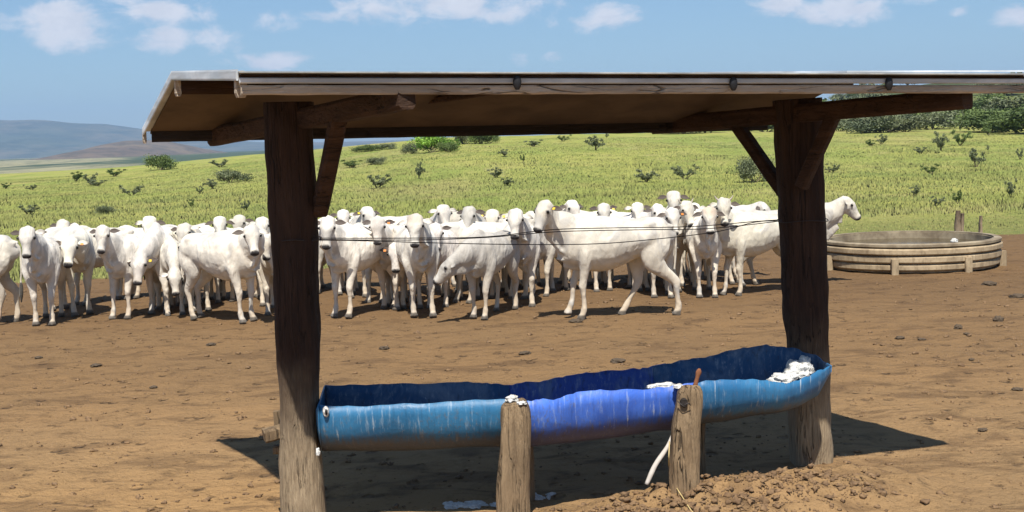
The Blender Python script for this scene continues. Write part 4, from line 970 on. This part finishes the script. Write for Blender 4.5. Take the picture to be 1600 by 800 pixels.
def blades(name, n, ymin, ymax, hfun, seed, wfac=1.0):
    r = np.random.default_rng(seed)
    Y = ymin * (ymax / ymin) ** (r.random(n) ** 1.0); X = (r.random(n) * 1.08 - .54) * Y
    g = grass_mask(X, Y); keep = r.random(n) < g; X, Y = X[keep], Y[keep]; n = len(X)
    X += .12 * r.normal(size=n); Z = height(X, Y); h = hfun(X, Y, r); w_ = (.005 + .00035 * Y) * wfac * (.6 + .8 * r.random(n))
    an = r.random(n) * 6.28; lean = h * r.uniform(.1, .6, n); la = r.random(n) * 6.28
    dx, dy = np.cos(an) * w_, np.sin(an) * w_
    a = np.stack([X - dx, Y - dy, Z - .02], 1); b = np.stack([X + dx, Y + dy, Z - .02], 1)
    c = np.stack([X + np.cos(la) * lean, Y + np.sin(la) * lean, Z + h], 1)
    V = np.stack([a, b, c], 1).reshape(-1, 3); me = quads_mesh(name, V, np.arange(3 * n).reshape(n, 3))
    fr = (X > 4.5) * sst(Y, 30, 30.8) * (1 - sst(Y, 32, 33.5))
    sh = np.repeat(np.clip(.8 * fr + .45 + .3 * fbm(X, Y, .12, 31) * 2 + .10 * r.normal(size=n), 0, 1), 3)
    me.attributes.new('shade', 'FLOAT', 'POINT').data.foreach_set('value', sh.astype(np.float32))
    return link(name, me, M_blade)
def tall(X, Y, r):
    v = np.where((X > 4.5 + 0 * X) & (Y < 31 + .5 * fbm(X, Y, .3, 4)), .04, .11)
    v = v * np.clip(55 / Y, .5, 1)
    v = v * .65 * (1 + 1.3 * np.clip(fbm(X, Y, .4, 77, 3), 0, 1) * (X < 60))
    return v * (.45 + .9 * r.random(len(X))) * (1 + .5 * fbm(X, Y, .25, 41))
g = blades('pasture_grass', 330000, 21, 115, tall, 51); tag(g, 'tall green and straw coloured pasture grass', kind='stuff')
# dry straw fringe along the track above the tank
r = np.random.default_rng(61)

# ------------------------------------------------------------------ soil clods and dung
t = mat('clod_soil'); a = t.noise(t.pos, 25, 4); M_clod = fin(t, t.mix(t.mr(a, .3, .7), (.24, .15, .078), (.13, .08, .045)), .95, t.bump(a, .5, .01))
base = bmesh.new(); bmesh.ops.create_icosphere(base, subdivisions=2, radius=1); bv = np.array([v.co[:] for v in base.verts]); bf = np.array([[v.index for v in f.verts] for f in base.faces]); base.free()
def scatter(name, X, Y, sz, m, seed, flat=.6, label=None):
    r = np.random.default_rng(seed); n = len(X); Z = height(X, Y)
    V = bv[None] * (sz[:, None] * r.uniform(.6, 1.2, (n, 3)))[:, None, :]
    V = V * (1 + .36 * r.normal(size=(n, len(bv), 1))); V[:, :, 2] *= flat
    an = r.random(n) * 6.28; ca, sa = np.cos(an)[:, None], np.sin(an)[:, None]
    V = np.stack([V[:, :, 0] * ca - V[:, :, 1] * sa, V[:, :, 0] * sa + V[:, :, 1] * ca, V[:, :, 2]], 2)
    V += np.stack([X, Y, Z + sz * .2], 1)[:, None, :]
    Fq = (bf[None] + (np.arange(n) * len(bv))[:, None, None]).reshape(-1, 3)
    o = link(name, quads_mesh(name, V.reshape(-1, 3), Fq), m, smooth=False); tag(o, label, kind='stuff'); return o
r = np.random.default_rng(71)
n = 4200; Y = 5.5 * (22 / 5.5) ** r.random(n); X = (r.random(n) - .5) * 1.0 * Y; sz = .004 + .020 * r.random(n) ** 5 + .0006 * Y * r.random(n)
a = np.array([-.1, 6.5]); b = np.array([2.0, 7.35]); m_ = 2600; q = r.random(m_); P2 = a + (b - a) * q[:, None] + r.normal(size=(m_, 2)) * np.array([.12, .17]) + np.array([0, -.05])
scatter('soil_clods', np.concatenate([X, P2[:, 0]]), np.concatenate([Y, P2[:, 1]]), np.concatenate([sz, .004 + .022 * r.random(m_) ** 5]), M_clod, 72, label='crumbled clods of brown soil strewn over the yard')
t = mat('dung'); a = t.noise(t.pos, 30, 4); M_dung = fin(t, t.mix(a, (.05, .038, .026), (.12, .085, .055)), .9, t.bump(a, .6, .01))
for px, py, w_, lab in [(1560, 500, 16, 'grey stone lying on the soil at the right'), (1497, 513, 12, 'dark dung pat left of the grey stone'), (1510, 524, 9, 'small dark dung crumb below the left dung pat'), (1440, 531, 12, 'dark dung pat in the middle of the right yard'),
        (1406, 530, 14, 'flat dung pat beside the middle one in the right yard'), (1545, 446, 22, 'flat dung patch near the water tank'), (1535, 672, 14, 'lone dung crumb in the right foreground'), (1590, 608, 16, 'dark dung pat at the right edge'), (1518, 562, 9, 'tiny dung pat in the right yard'),
        (965, 566, 22, 'low dark dung pat behind the middle of the trough'), (820, 552, 18, 'flat dung pat behind the trough left of the middle'), (600, 545, 16, 'small dung pat behind the left part of the trough'), (900, 505, 20, 'dung pat just before the walking cow'),
        (150, 572, 16, 'dung pat in the left yard'), (60, 560, 12, 'small dung pat near the left edge'), (330, 540, 14, 'dung pat left of the left post'), (240, 605, 12, 'dung crumb in the left foreground yard'), (1590, 465, 24, 'flat dung patch at the right edge near the tank')]:
    p = onz(px, py); r_ = w_ / F * p.y / 2
    heap('stone' if 'stone' in lab else 'dung_pat', [(p.x, p.y, hz(p.x, p.y) + .01, r_, r_ * .9, r_ * (.9 if 'stone' in lab else .38))], lab, M_dung, seed=px, cat='stone' if 'stone' in lab else 'dung')
